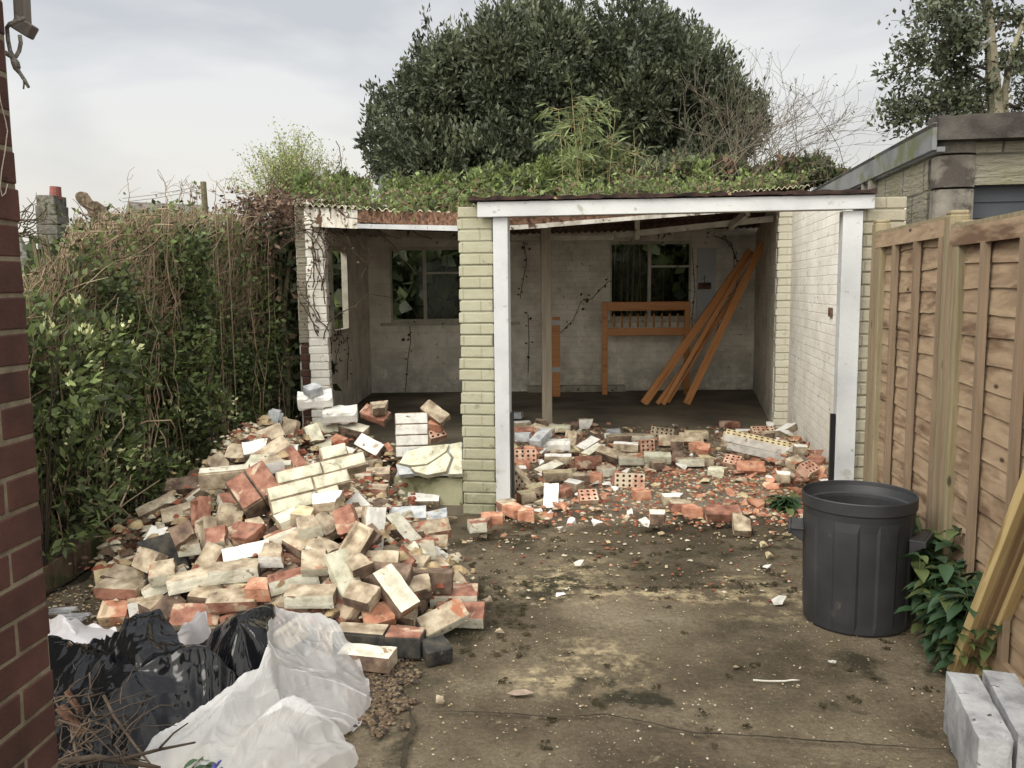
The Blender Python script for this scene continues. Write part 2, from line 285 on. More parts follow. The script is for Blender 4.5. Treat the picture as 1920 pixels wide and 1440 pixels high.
m_rustwood = M('rotten_red_brown_timber', [(.07, .035, .022), (.14, .075, .045), (.24, .14, .09)], 5, 7, .85, spots=((.04, .015, .01), 6, .55), bmp=.6, cs=(1, 6, 6))
m_felt = M('black_brown_roofing_felt', [(.012, .008, .007), (.035, .02, .016), (.05, .03, .022)], 14, 7, .9, spots=((.45, .32, .17), 9, .66), bmp=.9, bscale=60)
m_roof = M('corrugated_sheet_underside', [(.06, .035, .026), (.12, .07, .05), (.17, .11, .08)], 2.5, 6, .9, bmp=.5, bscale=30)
m_rooftop = M('mossy_corrugated_sheet', [(.10, .085, .05), (.19, .165, .11), (.26, .23, .15)], 6, 6, .9, bmp=.6)
m_roofedge = M('pale_sheet_edge', [(.42, .39, .27), (.55, .51, .37)], 9, 5, .85, bmp=.2)
m_glassdirty, ntg, bg_ = base('dusty_window_glass', .12, .5); bg_.inputs['Base Color'].default_value = (.75, .8, .75, 1); bg_.inputs['Transmission Weight'].default_value = 0
trn = ntg.nodes.new('ShaderNodeBsdfTransparent'); trn.inputs[0].default_value = (.80, .82, .76, 1); gl = ntg.nodes.new('ShaderNodeBsdfGlossy'); gl.inputs['Roughness'].default_value = .08; gl.inputs[0].default_value = (.5, .5, .5, 1)
ms = ntg.nodes.new('ShaderNodeMixShader'); ms.inputs[0].default_value = .006; ntg.links.new(trn.outputs[0], ms.inputs[1]); ntg.links.new(gl.outputs[0], ms.inputs[2]); ntg.links.new(ms.outputs[0], ntg.nodes['Material Output'].inputs[0])
m_postwood = woodmat('grey_weathered_post', (.20, .165, .125), (.31, .265, .20), (.13, .10, .075), 'z', stretch=14)
m_pine = woodmat('orange_varnished_pine', (.42, .17, .055), (.54, .25, .09), (.22, .085, .03), 'x', rough=.42, stretch=16, rnd=True, streak=.56)
m_fence = woodmat('larch_lap_board', (.20, .135, .085), (.40, .298, .195), (.13, .08, .05), 'y', stretch=9, rnd=False, scale=.9, streak=.52)
m_fencepost = woodmat('green_treated_post', (.17, .135, .07), (.27, .225, .15), (.12, .10, .06), 'z', stretch=16)
m_battenwood = woodmat('treated_batten', (.16, .115, .075), (.26, .19, .13), (.11, .07, .04), 'z', stretch=16)
m_freshwood = woodmat('fresh_sawn_timber', (.38, .28, .13), (.50, .38, .19), (.22, .15, .06), 'z', stretch=14)
m_stainwood = woodmat('brown_sawn_timber', (.17, .11, .055), (.27, .185, .10), (.12, .07, .035), 'z', stretch=14)
m_rock = brickmat('rock_faced_concrete_block', (.19, .172, .135), (.24, .22, .175), (.075, .068, .055), mort_w=.02, bh=.5, bw=.45, rh=.21, stain=(.15, .155, .08), chips=(.07, .065, .045))
nt = m_rock.node_tree; b = nt.nodes['Principled BSDF']; t = nt.nodes.new('ShaderNodeTexCoord'); mp = nt.nodes.new('ShaderNodeMapping'); mp.inputs['Scale'].default_value = (4, 26, 1); nt.links.new(t.outputs['UV'], mp.inputs[0]); n2 = noise(nt, mp.outputs[0], 1.3, 4, .6, 1.0)
bm_ = nt.nodes.new('ShaderNodeBump'); bm_.inputs['Strength'].default_value = .9; bm_.inputs['Distance'].default_value = .03; nt.links.new(n2, bm_.inputs['Height']); nt.links.new(b.inputs['Normal'].links[0].from_socket, bm_.inputs['Normal']); nt.links.new(bm_.outputs[0], b.inputs['Normal'])
m_conc2 = M('aged_concrete', [(.085, .075, .062), (.17, .155, .13), (.24, .22, .185)], 3, 7, .9, spots=((.06, .052, .045), 4, .55), bmp=.6, bscale=50)
m_fascia = M('tarred_fascia', [(.030, .025, .022), (.06, .052, .046), (.085, .078, .066)], 5, 7, .85, spots=((.16, .15, .12), 12, .7), bmp=.8, bscale=50)
m_verge = M('grey_green_verge', [(.10, .105, .11), (.15, .155, .16), (.17, .175, .18)], 3, 5, .6, spots=((.10, .11, .06), 1.3, .50), bmp=.2)
m_darkdoor = M('dark_grey_door_paint', [(.035, .04, .046), (.045, .05, .058)], 4, 4, .55, bmp=.1)
m_blackstrip = M('black_plastic_strip', [(.012, .012, .012), (.018, .018, .018)], 4, 4, .4, bmp=0)
m_rubber = M('charcoal_bin_plastic', [(.020, .020, .022), (.029, .029, .031), (.037, .037, .039)], 4, 7, .5, spots=((.07, .065, .055), 9, .66), bmp=.25, bscale=130, bdist=.002, spec=.4)
m_tar = M('slate_tile', [(.05, .05, .05), (.09, .09, .09)], 8, 6, .8, bmp=.5)
m_chim = M('rendered_chimney', [(.07, .065, .055), (.13, .12, .10), (.17, .16, .13)], 5, 8, .95, spots=((.05, .055, .03), 5, .55), bmp=1.0, bscale=18, bdist=.03)
m_pot = M('terracotta_pot', [(.17, .06, .05), (.22, .085, .065)], 5, 4, .8)
m_rope = M('grey_rope', [(.14, .13, .11), (.25, .235, .2)], 60, 4, .9, bmp=.8, bscale=250)
m_string = M('pale_string', [(.32, .28, .22), (.42, .37, .3)], 30, 3, .9, bmp=0)
m_dryleaf = M('dry_red_brown_leaf', [(.07, .045, .032), (.13, .085, .06), (.22, .155, .11)], 9, 3, .85, bmp=0)
m_vine = M('bare_vine_stem', [(.045, .03, .022), (.10, .075, .055)], 12, 4, .9, bmp=0)

# ------------------------------------------------------------ ground
def gridmesh(name, x0, x1, y0, y1, nx, ny, hf, mats, **kw):
    xs = np.linspace(x0, x1, nx); ys = np.linspace(y0, y1, ny); X, Y = np.meshgrid(xs, ys); Z = hf(X, Y)
    V = np.stack([X, Y, Z], -1).reshape(-1, 3); i = np.arange(nx*ny).reshape(ny, nx)
    Fq = np.stack([i[:-1, :-1], i[:-1, 1:], i[1:, 1:], i[1:, :-1]], -1).reshape(-1, 4)
    return fast(name, V, Fq, np.zeros(len(Fq)), mats, smooth=True, **kw)
def vn(X, Y, s, seed=0, octv=3):      # cheap value noise
    out = 0; a = 1
    for o in range(octv):
        r_ = np.random.default_rng(seed+o); T = r_.random((64, 64)); x = X*s; y = Y*s; xi = np.floor(x).astype(int); yi = np.floor(y).astype(int); fx = x-xi; fy = y-yi
        fx = fx*fx*(3-2*fx); fy = fy*fy*(3-2*fy); g = lambda i, j: T[(xi+i) % 64, (yi+j) % 64]
        out = out + a*((g(0, 0)*(1-fx)+g(1, 0)*fx)*(1-fy)+(g(0, 1)*(1-fx)+g(1, 1)*fx)*fy-.5); a *= .5; s *= 2.03
    return out
tag(gridmesh('ground', -150, 150, -20, 300, 60, 60, lambda X, Y: -.05+0*X, [m_soil]), kind='structure')
tag(gridmesh('driveway', -2.34, 3.2, -1, 6.2, 220, 280, lambda X, Y: -.004 + .010*vn(X, Y, 1.1, 3) + .004*vn(X, Y, 7, 9), [m_conc]), kind='structure')
tag(gridmesh('soil_strip', -6, -2.30, -1, 9, 60, 120, lambda X, Y: .02 + .05*vn(X, Y, 2, 5), [m_soil]), kind='structure')
def crack(pts, w0, name='ground_crack'):
    mb = MB(); pts = [G(*p) for p in pts]; pp = []
    for a, b in zip(pts, pts[1:]):
        k = max(2, int((b-a).length/.02)); pp += [a.lerp(b, i/k) for i in range(k)]
    pp.append(pts[-1]); vs = []
    for i, p in enumerate(pp):
        d = (pp[min(i+1, len(pp)-1)]-pp[max(i-1, 0)]).normalized(); n = Vector((-d.y, d.x, 0)); o = n*(float(vn(np.array(i*.3), np.array(.5), 1, 11))*.012)
        ww = w0*(.5+random.random()*.9)*min(1, (i+1)/8, (len(pp)-i)/8)+.0008; z = Vector((0, 0, .0105)); vs += [p+o+n*ww+z, p+o-n*ww+z]
    mb.add(vs, [(2*i, 2*i+1, 2*i+3, 2*i+2) for i in range(len(pp)-1)]); tag(mb.build(name, m_soil), kind='structure')
crack([(795, 1338), (960, 1342), (1040, 1350), (1140, 1345), (1300, 1378), (1480, 1390), (1640, 1402), (1790, 1412)], .0035)
crack([(768, 1330), (775, 1365), (762, 1400), (758, 1440), (752, 1500)], .010)
crack([(1000, 1098), (1130, 1102), (1300, 1104), (1500, 1098)], .003)
# garage floor slab with its front edge
FA = Vector((P0.x-.05, P0.y-.02, 0)); fl = [P0+Rr*-.5, P0+Rr*2.72, Vector((3.6, 12.2, 0)), Vector((-2.2, 12.2, 0)), Vector((-2.2, 7.9, 0)), Vector((-.85, 5.75, 0))]
mb = MB(); n_ = len(fl); mb.add([(p.x, p.y, .06) for p in fl]+[(p.x, p.y, -.1) for p in fl], [tuple(range(n_))]+[(i, (i+1) % n_, n_+(i+1) % n_, n_+i)[::-1] for i in range(n_)])
tag(mb.build('garage_floor', m_floor), kind='structure')

# ------------------------------------------------------------ brick garage: one thing, its walls, roof and windows are parts
gar = thing('brick_garage', 'half demolished whitewashed brick garage with its front wall knocked out and a corrugated roof', 'garage', (.9, 5.5, 0))
def GB(mb, name, mats, **kw): return mb.build(name, mats, gar, **kw)
# front pillar in yellow-green paint: courses as real rough blocks
def pillar(name, a, w_, dpt, z1, mat, course=.075, lab=None, j=.006, dirv=Rr, z0=0):
    mb = MB(); nrm = Vector((-dirv.y, dirv.x, 0)); R = Matrix((dirv, nrm, Vector((0, 0, 1)))).transposed(); k = int(round((z1-z0)/course))
    for i in range(k):
        c = Vector(a)+dirv*w_/2+nrm*dpt/2+Vector((0, 0, z0+course*(i+.5))); mb.box(c+dirv*random.uniform(-j, j), (w_+random.uniform(-j, j)*2, dpt+random.uniform(-j, j)*1.5, course-.007), R)
    mb.box(Vector(a)+dirv*w_/2+nrm*dpt/2+Vector((0, 0, (z0+z1)/2)), (w_-.014, dpt-.014, z1-z0-.01), R)
    o = GB(mb, name, mat, uv=True, bevel=.007)
    if lab: o['label'] = lab
    return o
zt = FP(870, 390).z
pillar('pillar', P0, .225, .24, zt, m_yellow, lab='pillar of bricks painted pale yellow green')
# door frame (grey white)
def fbox(x0, y0, x1, y1, dep, fwd):    # board on the front plane given its photographed corners, dep deep, fwd proud of the plane
    a = FP(x0, y1); b = FP(x1, y1); z0 = a.z; z1 = FP(x0, y0).z; return a, b, z0, z1
mb = MB(); aL = FP(917, 700); bL = FP(943, 700); aL = FP(921, 960); wJ = .095
a = P0+Rr*.232; mb.slab(a-U*.04, a-U*.04+Rr*wJ, .10, .015, FP(900, 409).z+.004); a2 = a-U*.04
GB(mb, 'door_jamb', m_paint, bevel=.003)
mb = MB(); jr = FP(1598, 900); jr = Vector((jr.x, jr.y, 0)); mb.slab(jr-U*.04-Rr*.115, jr-U*.04, .10, .015, FP(1620, 394).z-.005); GB(mb, 'door_jamb', m_paint, bevel=.003)
h0 = FP(899, 409); h1 = FP(1634, 393); ht0 = FP(899, 381).z; ht1 = FP(1634, 367).z
mb = MB(); mb.slab(h0.xy-(U*.075).xy, h1.xy-(U*.075).xy, .05, (h0.z, h1.z), (ht0, ht1)); GB(mb, 'door_header', m_paint, bevel=.003)
mb = MB(); mb.slab(h0.xy-(U*.022).xy+(Rr*.1).xy, h1.xy-(U*.022).xy-(Rr*.15).xy, .12, (h0.z+.006, h1.z+.006), (ht0-.01, ht1-.01)); GB(mb, 'lintel_timber', m_oldgrey)
# roofing felt capping with torn edge
mb = MB(); k = 60; q0 = FP(882, 380); q1 = FP(1636, 366); vs = []
for i in range(k+1):
    t_ = i/k; p = q0.lerp(q1, t_); up = .026+.006*math.sin(i*1.7)+random.uniform(-.004, .004); lo_ = random.uniform(-.004, .004)
    for dy, z in ((-.10, lo_+.003), (-.10, up), (.14, up+.012), (.14, lo_+.003)): vs.append(p+U*dy+Vector((0, 0, z)))
mb.add(vs, [(4*i+q, 4*i+4+q, 4*i+4+(q+1) % 4, 4*i+(q+1) % 4) for i in range(k) for q in range(4)]+[(0, 1, 2, 3), (4*k+3, 4*k+2, 4*k+1, 4*k)])
GB(mb, 'felt_capping', m_felt)
# black draught strips on the frame
mb = MB(); a = P0+Rr*.333; mb.slab(a-U*.03, a-U*.03+Rr*.018, .03, .015, FP(955, 772).z); a = jr-Rr*.145; mb.slab(a-U*.03, a-U*.03+Rr*.026, .03, .06, FP(1560, 775).z); GB(mb, 'rubber_strip', m_blackstrip)
# right hand pier outside the frame
pr = jr+Rr*.002
pillar('outer_pier', pr, .25, .24, FP(1660, 392).z+.07, m_greybrick, lab='weathered grey brick pier outside the door frame')
mb = MB(); bp = jr+Rr*.155; mb.slab(bp-U*.006, bp-U*.006+Rr*.08, .005, .25, 1.32, 0, -1); GB(mb, 'bare_brick_patch', m_barebrick, uv=True)
# right wall: front part, pier, back part
RW0 = Vector((2.24, 5.42, 0)); RW1 = Vector((2.80, 8.62, 0)); RW2 = Vector((2.665, 8.60, 0)); RW3 = Vector((3.38, 11.9, 0))
mb = MB(); mb.slab(RW0.xy, RW1.xy, .22, 0, (2.0, 2.42), 0, -1); GB(mb, 'side_wall', m_white, uv=True)
pillar('wall_pier', RW2, .15, .12, 2.43, m_creambrick, lab='cream painted brick pier against the right hand wall')
mb = MB(); mb.slab(RW2.xy+Vector((.012, .1)), RW3.xy, .22, 0, (2.44, 2.24), 0, -1); GB(mb, 'side_wall', m_back, uv=True)
# back wall with two openings
def wallopen(a, b, t_, z1, ops, mat, name, side=1):
    a = Vector(a); b = Vector(b); ln = (b-a).length; d = (b-a)/ln; cur = 0; mb = MB()
    for (s0, s1, z0, zz) in ops:
        mb.slab(a+d*cur, a+d*s0, t_, 0, z1, 0, side); mb.slab(a+d*s0, a+d*s1, t_, 0, z0, 0, side); mb.slab(a+d*s0, a+d*s1, t_, zz, z1, 0, side); cur = s1
    mb.slab(a+d*cur, b, t_, 0, z1, 0, side); return GB(mb, name, mat, uv=True)
YB = 11.9
def bx_(px): return (px-960)/F*YB*1.005
W1 = (bx_(736), -.02, 1.04, 2.08); W2 = (bx_(1143), bx_(1293), 1.05, 2.13); XL = -1.97
wallopen((XL, YB), (.20, YB), .12, 2.30, [(W1[0]-XL, W1[1]-XL, W1[2], W1[3])], m_block, 'back_wall')
wallopen((.20, YB-.025), (3.45, YB-.025), .12, 2.30, [(W2[0]-.20, W2[1]-.20, W2[2], W2[3])], m_back, 'back_wall')
mb = MB(); mb.box((.9, YB-.09, .10), (1.35, .12, .09)); GB(mb, 'plinth', m_oldgrey)
# left wall with window
wallopen((XL, 8.16), (XL, YB), .06, 2.34, [(.45, 2.17, 1.0, 1.99)], m_block, 'side_wall')
pillar('corner_pillar', D(583, 760, 8.0).xy.to_3d(), .185, .12, 2.34, m_white, lab='corner pillar in flaking white paint hung with dead creeper', dirv=Vector((1, 0, 0)))
pillar('corner_pillar', D(567, 760, 8.1).xy.to_3d(), .10, .12, 1.0, m_barebrick, lab='bare brown brick edge of the corner pillar', dirv=Vector((1, 0, 0)))
pillar('corner_pillar', D(566, 760, 8.1).xy.to_3d(), .10, .12, 2.34, m_greybrick, lab='dull cream edge of the corner pillar', dirv=Vector((1, 0, 0)), z0=1.0)
mb = MB(); q_ = PL(1559, 585, RW0, RW1-RW0); q_ -= Vector((.004, 0, 0)); dW = (RW1-RW0).normalized(); mb.slab((q_-dW*.06).xy, (q_+dW*.05).xy, .012, q_.z-.035, q_.z+.033, 0, 1); GB(mb, 'bare_brick_patch', m_rustwood)
# windows
def window(xa, xb, z0, z1, y, mull, trans, lab=None):
    mb = MB(); f = .045; dp = .05
    for (x0, x1, q0, q1) in ((xa, xb, z0, z0+f), (xa, xb, z1-f, z1), (xa, xa+f, z0+f, z1-f), (xb-f, xb, z0+f, z1-f)): mb.box(((x0+x1)/2, y, (q0+q1)/2), (x1-x0, dp, q1-q0))
    fr = GB(mb, 'window', m_frame)
    if lab: fr['label'] = lab
    mb = MB(); mb.box((mull, y-.002, (z0+z1)/2), (.045, dp, z1-z0-2*f))
    for (x0, x1, z) in trans: mb.box(((x0+x1)/2, y-.004, z), (x1-x0, dp-.01, .028))
    def sub(mb, nm, mt): o = mb.build(nm, mt, fr); return o
    sub(mb, 'glazing_bar', m_frame); mb = MB(); mb.box(((xa+xb)/2, y+.012, (z0+z1)/2), (xb-xa-2*f, .004, z1-z0-2*f)); sub(mb, 'pane', m_glassdirty)
    mb = MB(); mb.box(((xa+xb)/2, y-.07, z0-.022), (xb-xa+.24, .10, .04)); sub(mb, 'sill', m_frame)
window(W1[0]-.02, W1[1]+.02, W1[2], W1[3], YB+.03, bx_(800), [(bx_(803), W1[1]-.02, 1.72)], 'left back window with one horizontal bar')
window(W2[0]-.02, W2[1]+.02, W2[2], W2[3], YB+.01, bx_(1216), [(bx_(1219), W2[1]-.02, 1.78)], 'right back window overlooking green leaves')
mb = MB(); y0, y1 = 8.61, 10.33
for (a, b, q0, q1) in ((y0, y1, 1.0, 1.045), (y0, y1, 1.945, 1.99), (y0, y0+.045, 1.045, 1.945), (y1-.05, y1, 1.045, 1.945), (9.42, 9.46, 1.045, 1.945)): mb.box((XL-.02, (a+b)/2, (q0+q1)/2), (.07, b-a, q1-q0))
fr = GB(mb, 'window', m_frame); fr['label'] = 'side window frame tangled with creeper'
mb = MB(); mb.box((XL-.03, 9.03, 1.495), (.004, .78, .9)); mb.build('pane', m_glassdirty, fr)
# pale boarded panel right of the back window, small holder is added later
mb = MB(); mb.slab((bx_(1303), YB-.03), (bx_(1338), YB-.03), .02, 1.06, 2.02, 0, -1); GB(mb, 'panel', m_paint)
# corrugated roof
EA = D(531, 381, 8.3); EB = D(862, 402, 6.02); EC = Vector((2.98, 8.75, 2.49))
def yfront(x): return np.interp(x, [EA.x, EB.x, EC.x], [EA.y, EB.y, EC.y])
def zfront(x): return np.interp(x, [EA.x, EB.x, EC.x], [EA.z, EB.z, EC.z])
xs = np.arange(EA.x, 3.02, .0095); ts = np.linspace(0, 1, 14); X, T = np.meshgrid(xs, ts); yf = yfront(X); YY = yf+(12.15-yf)*T
Zr = zfront(X)*(1-T)+(2.25+.012*X)*T + .012*np.sin(2*np.pi*X/.0762) + .012*vn(X, YY, .9, 4); Xr = X+.62*T*np.clip((X+.4)/3.4, 0, 1)
V = np.stack([Xr, YY, Zr], -1).reshape(-1, 3); V2 = V+np.array([0, 0, .009]); i = np.arange(X.size).reshape(X.shape); n0 = X.size
q = np.stack([i[:-1, :-1], i[:-1, 1:], i[1:, 1:], i[1:, :-1]], -1).reshape(-1, 4); qf = np.stack([i[0, :-1], i[0, :-1]+n0, i[0, 1:]+n0, i[0, 1:]], -1)
rf = fast('roof', np.concatenate([V, V2]), np.concatenate([q[:, ::-1], q+n0, qf]), np.concatenate([np.zeros(len(q)), np.ones(len(q)), np.full(len(qf), 2)]), [m_roof, m_rooftop, m_roofedge], parent=gar, smooth=False)
# eaves boards under the sheet
mb = MB(); e0 = D(572, 409, 8.12); e1 = D(862, 417, 6.0); mid = e0.lerp(e1, .42)
mb.beam(e0+Vector((0, 0, .02)), mid+Vector((0, 0, .02)), .03, .19); GB(mb, 'eaves_board', m_oldwhite)
mb = MB(); mb.beam(mid+Vector((0, 0, .03)), e1+Vector((0, 0, .015)), .028, .10); GB(mb, 'eaves_board', m_rustwood)
mb = MB(); mb.beam(mid+Vector((0, -.03, -.055)), e1+Vector((0, -.03, -.043)), .03, .036); GB(mb, 'white_batten', m_paint)
mb = MB(); mb.beam(D(527, 392, 8.25), D(572, 400, 8.2), .06, .16); GB(mb, 'eaves_board', m_rustwood)
mb = MB(); mb.beam(D(925, 417, 6.15), D(1110, 408, 6.9), .03, .055); mb.beam(D(1110, 408, 6.9), D(1460, 376, 8.6), .03, .06); GB(mb, 'eaves_board', m_rustwood)
mb = MB(); mb.beam(D(935, 428, 6.12), D(1025, 423, 6.5), .03, .032); mb.beam(D(1026, 422, 6.5), D(1250, 404, 7.5), .03, .034); mb.beam(D(1250, 404, 7.5), D(1460, 388, 8.55), .03, .036); GB(mb, 'white_batten', m_oldwhite)
# rafters and braces under the roof
mb = MB(); mb.beam(D(1150, 442, 9.2), D(1450, 410, 8.9), .05, .06); GB(mb, 'rafter', m_oldgrey)
mb = MB(); mb.beam(D(655, 434, 9.4), D(960, 447, 9.0), .05, .07); mb.beam(D(940, 448, 9.0), D(1150, 446, 9.2), .05, .05); GB(mb, 'rafter', m_oldgrey)
mb = MB(); mb.beam(D(590, 418, 8.25), D(665, 440, 10), .05, .07); GB(mb, 'rafter', m_oldgrey)
mb = MB(); mb.beam(D(690, 412, 7.2), D(748, 442, 9.35), .05, .06); GB(mb, 'rafter', m_oldgrey)
mb = MB(); mb.beam(D(1195, 402, 8.9), D(1194, 446, 9.15), .05, .05, up=(1, 0, 0)); GB(mb, 'rafter', m_oldgrey)
mb = MB(); mb.beam(D(1370, 425, 8.9), D(1402, 398, 8.6), .05, .06); GB(mb, 'rafter', m_oldgrey)
# low remains of the front wall left of the pillar
pa = Vector((P0.x-.47, P0.y+.08, 0)); mb = MB(); mb.slab(pa.xy, (P0.x, P0.y+.012), .22, 0, .245); o = GB(mb, 'wall_stub', M('green_stained_render', [(.20, .195, .11), (.30, .29, .185), (.36, .34, .23)], 4, 6, .9, spots=((.09, .09, .05), 5, .6), bmp=.4), bevel=.006); o['label'] = 'low green stained rendered stub of the demolished wall'

# creeper stems and dead leaves on pillar, beams and back wall (one climber)
cre = thing('dead_creeper', 'leafless creeper with dry red brown leaves climbing the left corner pillar and eaves', 'creeper', (-1.85, 8, 0))
mb = MB(); LP = []
def wander(p, d, k, st, wob=.5, plane=None, grav=0):
    pts = [Vector(p)]; d = Vector(d).normalized()
    for _ in range(k):
        d = (d+Vector((random.uniform(-wob, wob), random.uniform(-wob, wob)*(.15 if plane == 'y' else 1), random.uniform(-wob, wob)-grav))).normalized()
        if plane == 'y': d.y *= .2
        if plane == 'x': d.x *= .1
        pts.append(pts[-1]+d*st)
    return pts
for _ in range(15):
    p = wander(D(random.uniform(585, 618), random.uniform(415, 640), 7.97), (random.uniform(-.4, .4), 0, 1), random.randint(6, 16), .06, .5, 'y'); mb.tube(p, [.006-.004*i/len(p) for i in range(len(p))], 4); LP += p
for _ in range(20):
    p = wander(e0.lerp(e1, random.uniform(0, .5))+Vector((0, -.05, random.uniform(-.06, .08))), (random.uniform(-.6, 1), -.3, random.uniform(-.3, .3)), random.randint(6, 14), .06, .45, 'y'); mb.tube(p, .004, 4); LP += p[::2]
for _ in range(10):
    p = wander(Vector((XL+.03, random.uniform(8.5, 10.3), random.uniform(.9, 1.1))), (0, random.uniform(-1, 1), -.4), 10, .06, .6, 'x'); mb.tube(p, .004, 4); LP += p
mb.build('stem', m_vine, cre)
def leafcloud(P, Nrm, size, asp=.5, nm=1, fold=.25, jit=.35, tipdir=None):
    """one folded 4-point leaf per position; returns verts, quads, mat index"""
    P = np.asarray(P, float); n = len(P); s = size*(1+jit*(rng.random(n)-.5)*2)
    d = np.asarray(Nrm, float) if tipdir is None else np.asarray(tipdir, float); d = d+rng.normal(0, .35, (n, 3)); d /= np.linalg.norm(d, axis=1, keepdims=True)+1e-9
    r_ = rng.normal(0, 1, (n, 3)); sd_ = np.cross(d, r_); sd_ /= np.linalg.norm(sd_, axis=1, keepdims=True)+1e-9; up = np.cross(sd_, d)
    s = s[:, None]; b = P; tip = P+d*s; l = P+d*s*.45+sd_*s*asp*.5+up*s*fold*.3; r2 = P+d*s*.45-sd_*s*asp*.5+up*s*fold*.3
    V = np.stack([b, r2, tip, l], 1).reshape(-1, 3); Fq = np.arange(n*4).reshape(n, 4); return V, Fq, rng.integers(0, nm, n)
LPn = np.array([list(p) for p in LP])
def jitpts(A, k, s): return (np.repeat(A, k, 0)+rng.normal(0, s, (len(A)*k, 3)))
Pq = jitpts(LPn, 2, .03); Pq = Pq[rng.random(len(Pq)) < .42]; V, Fq, mi = leafcloud(Pq, rng.normal(0, 1, (len(Pq), 3)), .038, .7)
fast('leaves', V, Fq, mi*0, [m_dryleaf], parent=cre)
# ivy on the back wall
ivy = thing('ivy_strand', 'thin ivy strands hanging on the back wall beside the right window', 'ivy', (2.6, 11.8, 1)); mb = MB(); pts = []
for path in (((1335, 440), (1370, 455), (1385, 500), (1380, 545), (1352, 565), (1345, 620)), ((1355, 440), (1375, 470), (1378, 530)), ((1298, 470), (1303, 545), (1297, 600), (1300, 640)), ((1175, 520), (1140, 528), (1110, 560), (1090, 565), (1075, 600), (1050, 625)), ((982, 455), (988, 490), (978, 540), (975, 560)), ((768, 605), (770, 640), (765, 670), (760, 735)), ((990, 590), (992, 640), (990, 700))):
    P_ = [D(a, b, YB-.04) for a, b in path]; mb = MB(); mb.tube(P_, .005, 5); mb.build('stem', m_vine, ivy)
    for a, b in zip(P_, P_[1:]): pts += [a.lerp(b, t_) for t_ in (0, .5)]
Pq = jitpts(np.array([list(p)[:3] for p in pts]), 2, .035); Pq[:, 1] = YB-.07; V, Fq, mi = leafcloud(Pq, rng.normal(0, 1, (len(Pq), 3)), .048, .8)
fast('leaves', V, Fq, mi*0, [leafmat('dark_ivy_leaf', (.025, .03, .018), trans=0)], parent=ivy)

# ------------------------------------------------------------ things inside the garage
mb = MB(); a = G(1026, 800, .06); t_ = D(1023, 428, a.y+.05); mb.beam(a, t_, .105, .075, up=(0, 1, 0)); tag(mb.build('timber_post', m_postwood, bevel=.006, origin=a), 'weathered grey timber prop standing under the roof behind the left door jamb', 'timber post')
hb = thing('bed_headboard', 'orange pine bed headboard with small spindles standing against the back wall', 'headboard', (1.8, 11.5, .06))
yh = 11.45
def xh(px): return (px-960)/F*yh*1.005
def zh(py): return D(1210, py, yh).z
xa, xb = xh(1129), xh(1292)
mb = MB(); mb.box(((xa+xb)/2, yh, (zh(568)+zh(580))/2), (xb-xa, .035, .12)); hb1 = mb.build('top_rail', m_pine, hb, bevel=.01)
mb = MB(); mb.box(((xa+xb)/2, yh, zh(622)), (xb-xa-.02, .035, .10)); mb.build('lower_rail', m_pine, hb, bevel=.006)
for x in (xa+.035, xb-.035): mb = MB(); mb.box((x, yh-.004, (zh(566)+.06)/2), (.075, .045, zh(566)-.06)); mb.build('leg', m_pine, hb, bevel=.006)
for i in range(9):
    x = xa+.16+i*(xb-xa-.32)/8; z0, z1 = zh(614), zh(588); mb = MB(); mb.tube([(x, yh, z0), (x, yh, z0*.8+z1*.2), (x, yh, (z0+z1)/2), (x, yh, z0*.2+z1*.8), (x, yh, z1)], [.010, .016, .011, .016, .010], 8); mb.build('spindle', m_pine, hb, smooth=True)
sr = thing('bed_side_rail', 'upright orange bed side rail with two pale tape labels behind the timber prop', 'bed rail', (.5, 11.4, .06))
x0, x1 = (1036-960)/F*11.3, (1051-960)/F*11.3; mb = MB(); mb.box(((x0+x1)/2, 11.3, .59), (x1-x0, .03, 1.06)); mb.build('rail', m_pine, sr, bevel=.004)
for z in (D(1040, 605, 11.3).z, D(1040, 693, 11.3).z): mb = MB(); mb.box(((x0+x1)/2, 11.278, z), (x1-x0+.004, .006, .065)); mb.build('tape', m_paint, sr)
PLK = [((1207, 757), (1408, 470), .10, .03, 10.9, 'leftmost'), ((1232, 757), (1385, 545), .05, .035, 10.8, 'second'), ((1243, 758), (1392, 500), .055, .03, 10.7, 'third'), ((1253, 755), (1388, 530), .03, .03, 10.85, 'thin'), ((1287, 757), (1430, 455), .09, .03, 10.6, 'right')]
plab = ['broad orange pine plank leaning on the wall, leftmost foot of the fan', 'narrow dark orange bed slat leaning between the broad left plank and the taped one', 'orange pine slat with silvery tape scraps leaning in the middle of the fan', 'thinnest pale edged orange slat leaning in the middle of the fan', 'broad orange pine plank leaning on the wall, rightmost foot of the fan']
for i, (f_, t_, w_, h_, yt, _) in enumerate(PLK):
    a = G(*f_, .07); b = D(*t_, yt); d = (b-a).normalized(); mb = MB(); ln = (b-a).length
    sd_ = d.cross(Vector((0, -1, 0))).normalized(); up = sd_.cross(d); mb.box((0, 0, 0), (ln, w_, h_)); o = mb.build('pine_plank', m_pine, bevel=.004)
    R = Matrix((d, sd_, d.cross(sd_))).transposed(); o.matrix_world = Matrix.Translation((a+b)/2) @ R.to_4x4(); tag(o, plab[i], 'plank', 'bed planks leaning in the garage')
mb = MB(); c_ = D(1321, 536, YB-.08); mb.box(c_, (.17, .05, .09)); mb.tube([c_+Vector((0, 0, .04)), c_+Vector((0, .01, .14))], .006, 6); tag(mb.build('wall_holder', m_rustwood, bevel=.004), 'small brown wooden holder hanging on the pale panel of the back wall', 'wall holder')

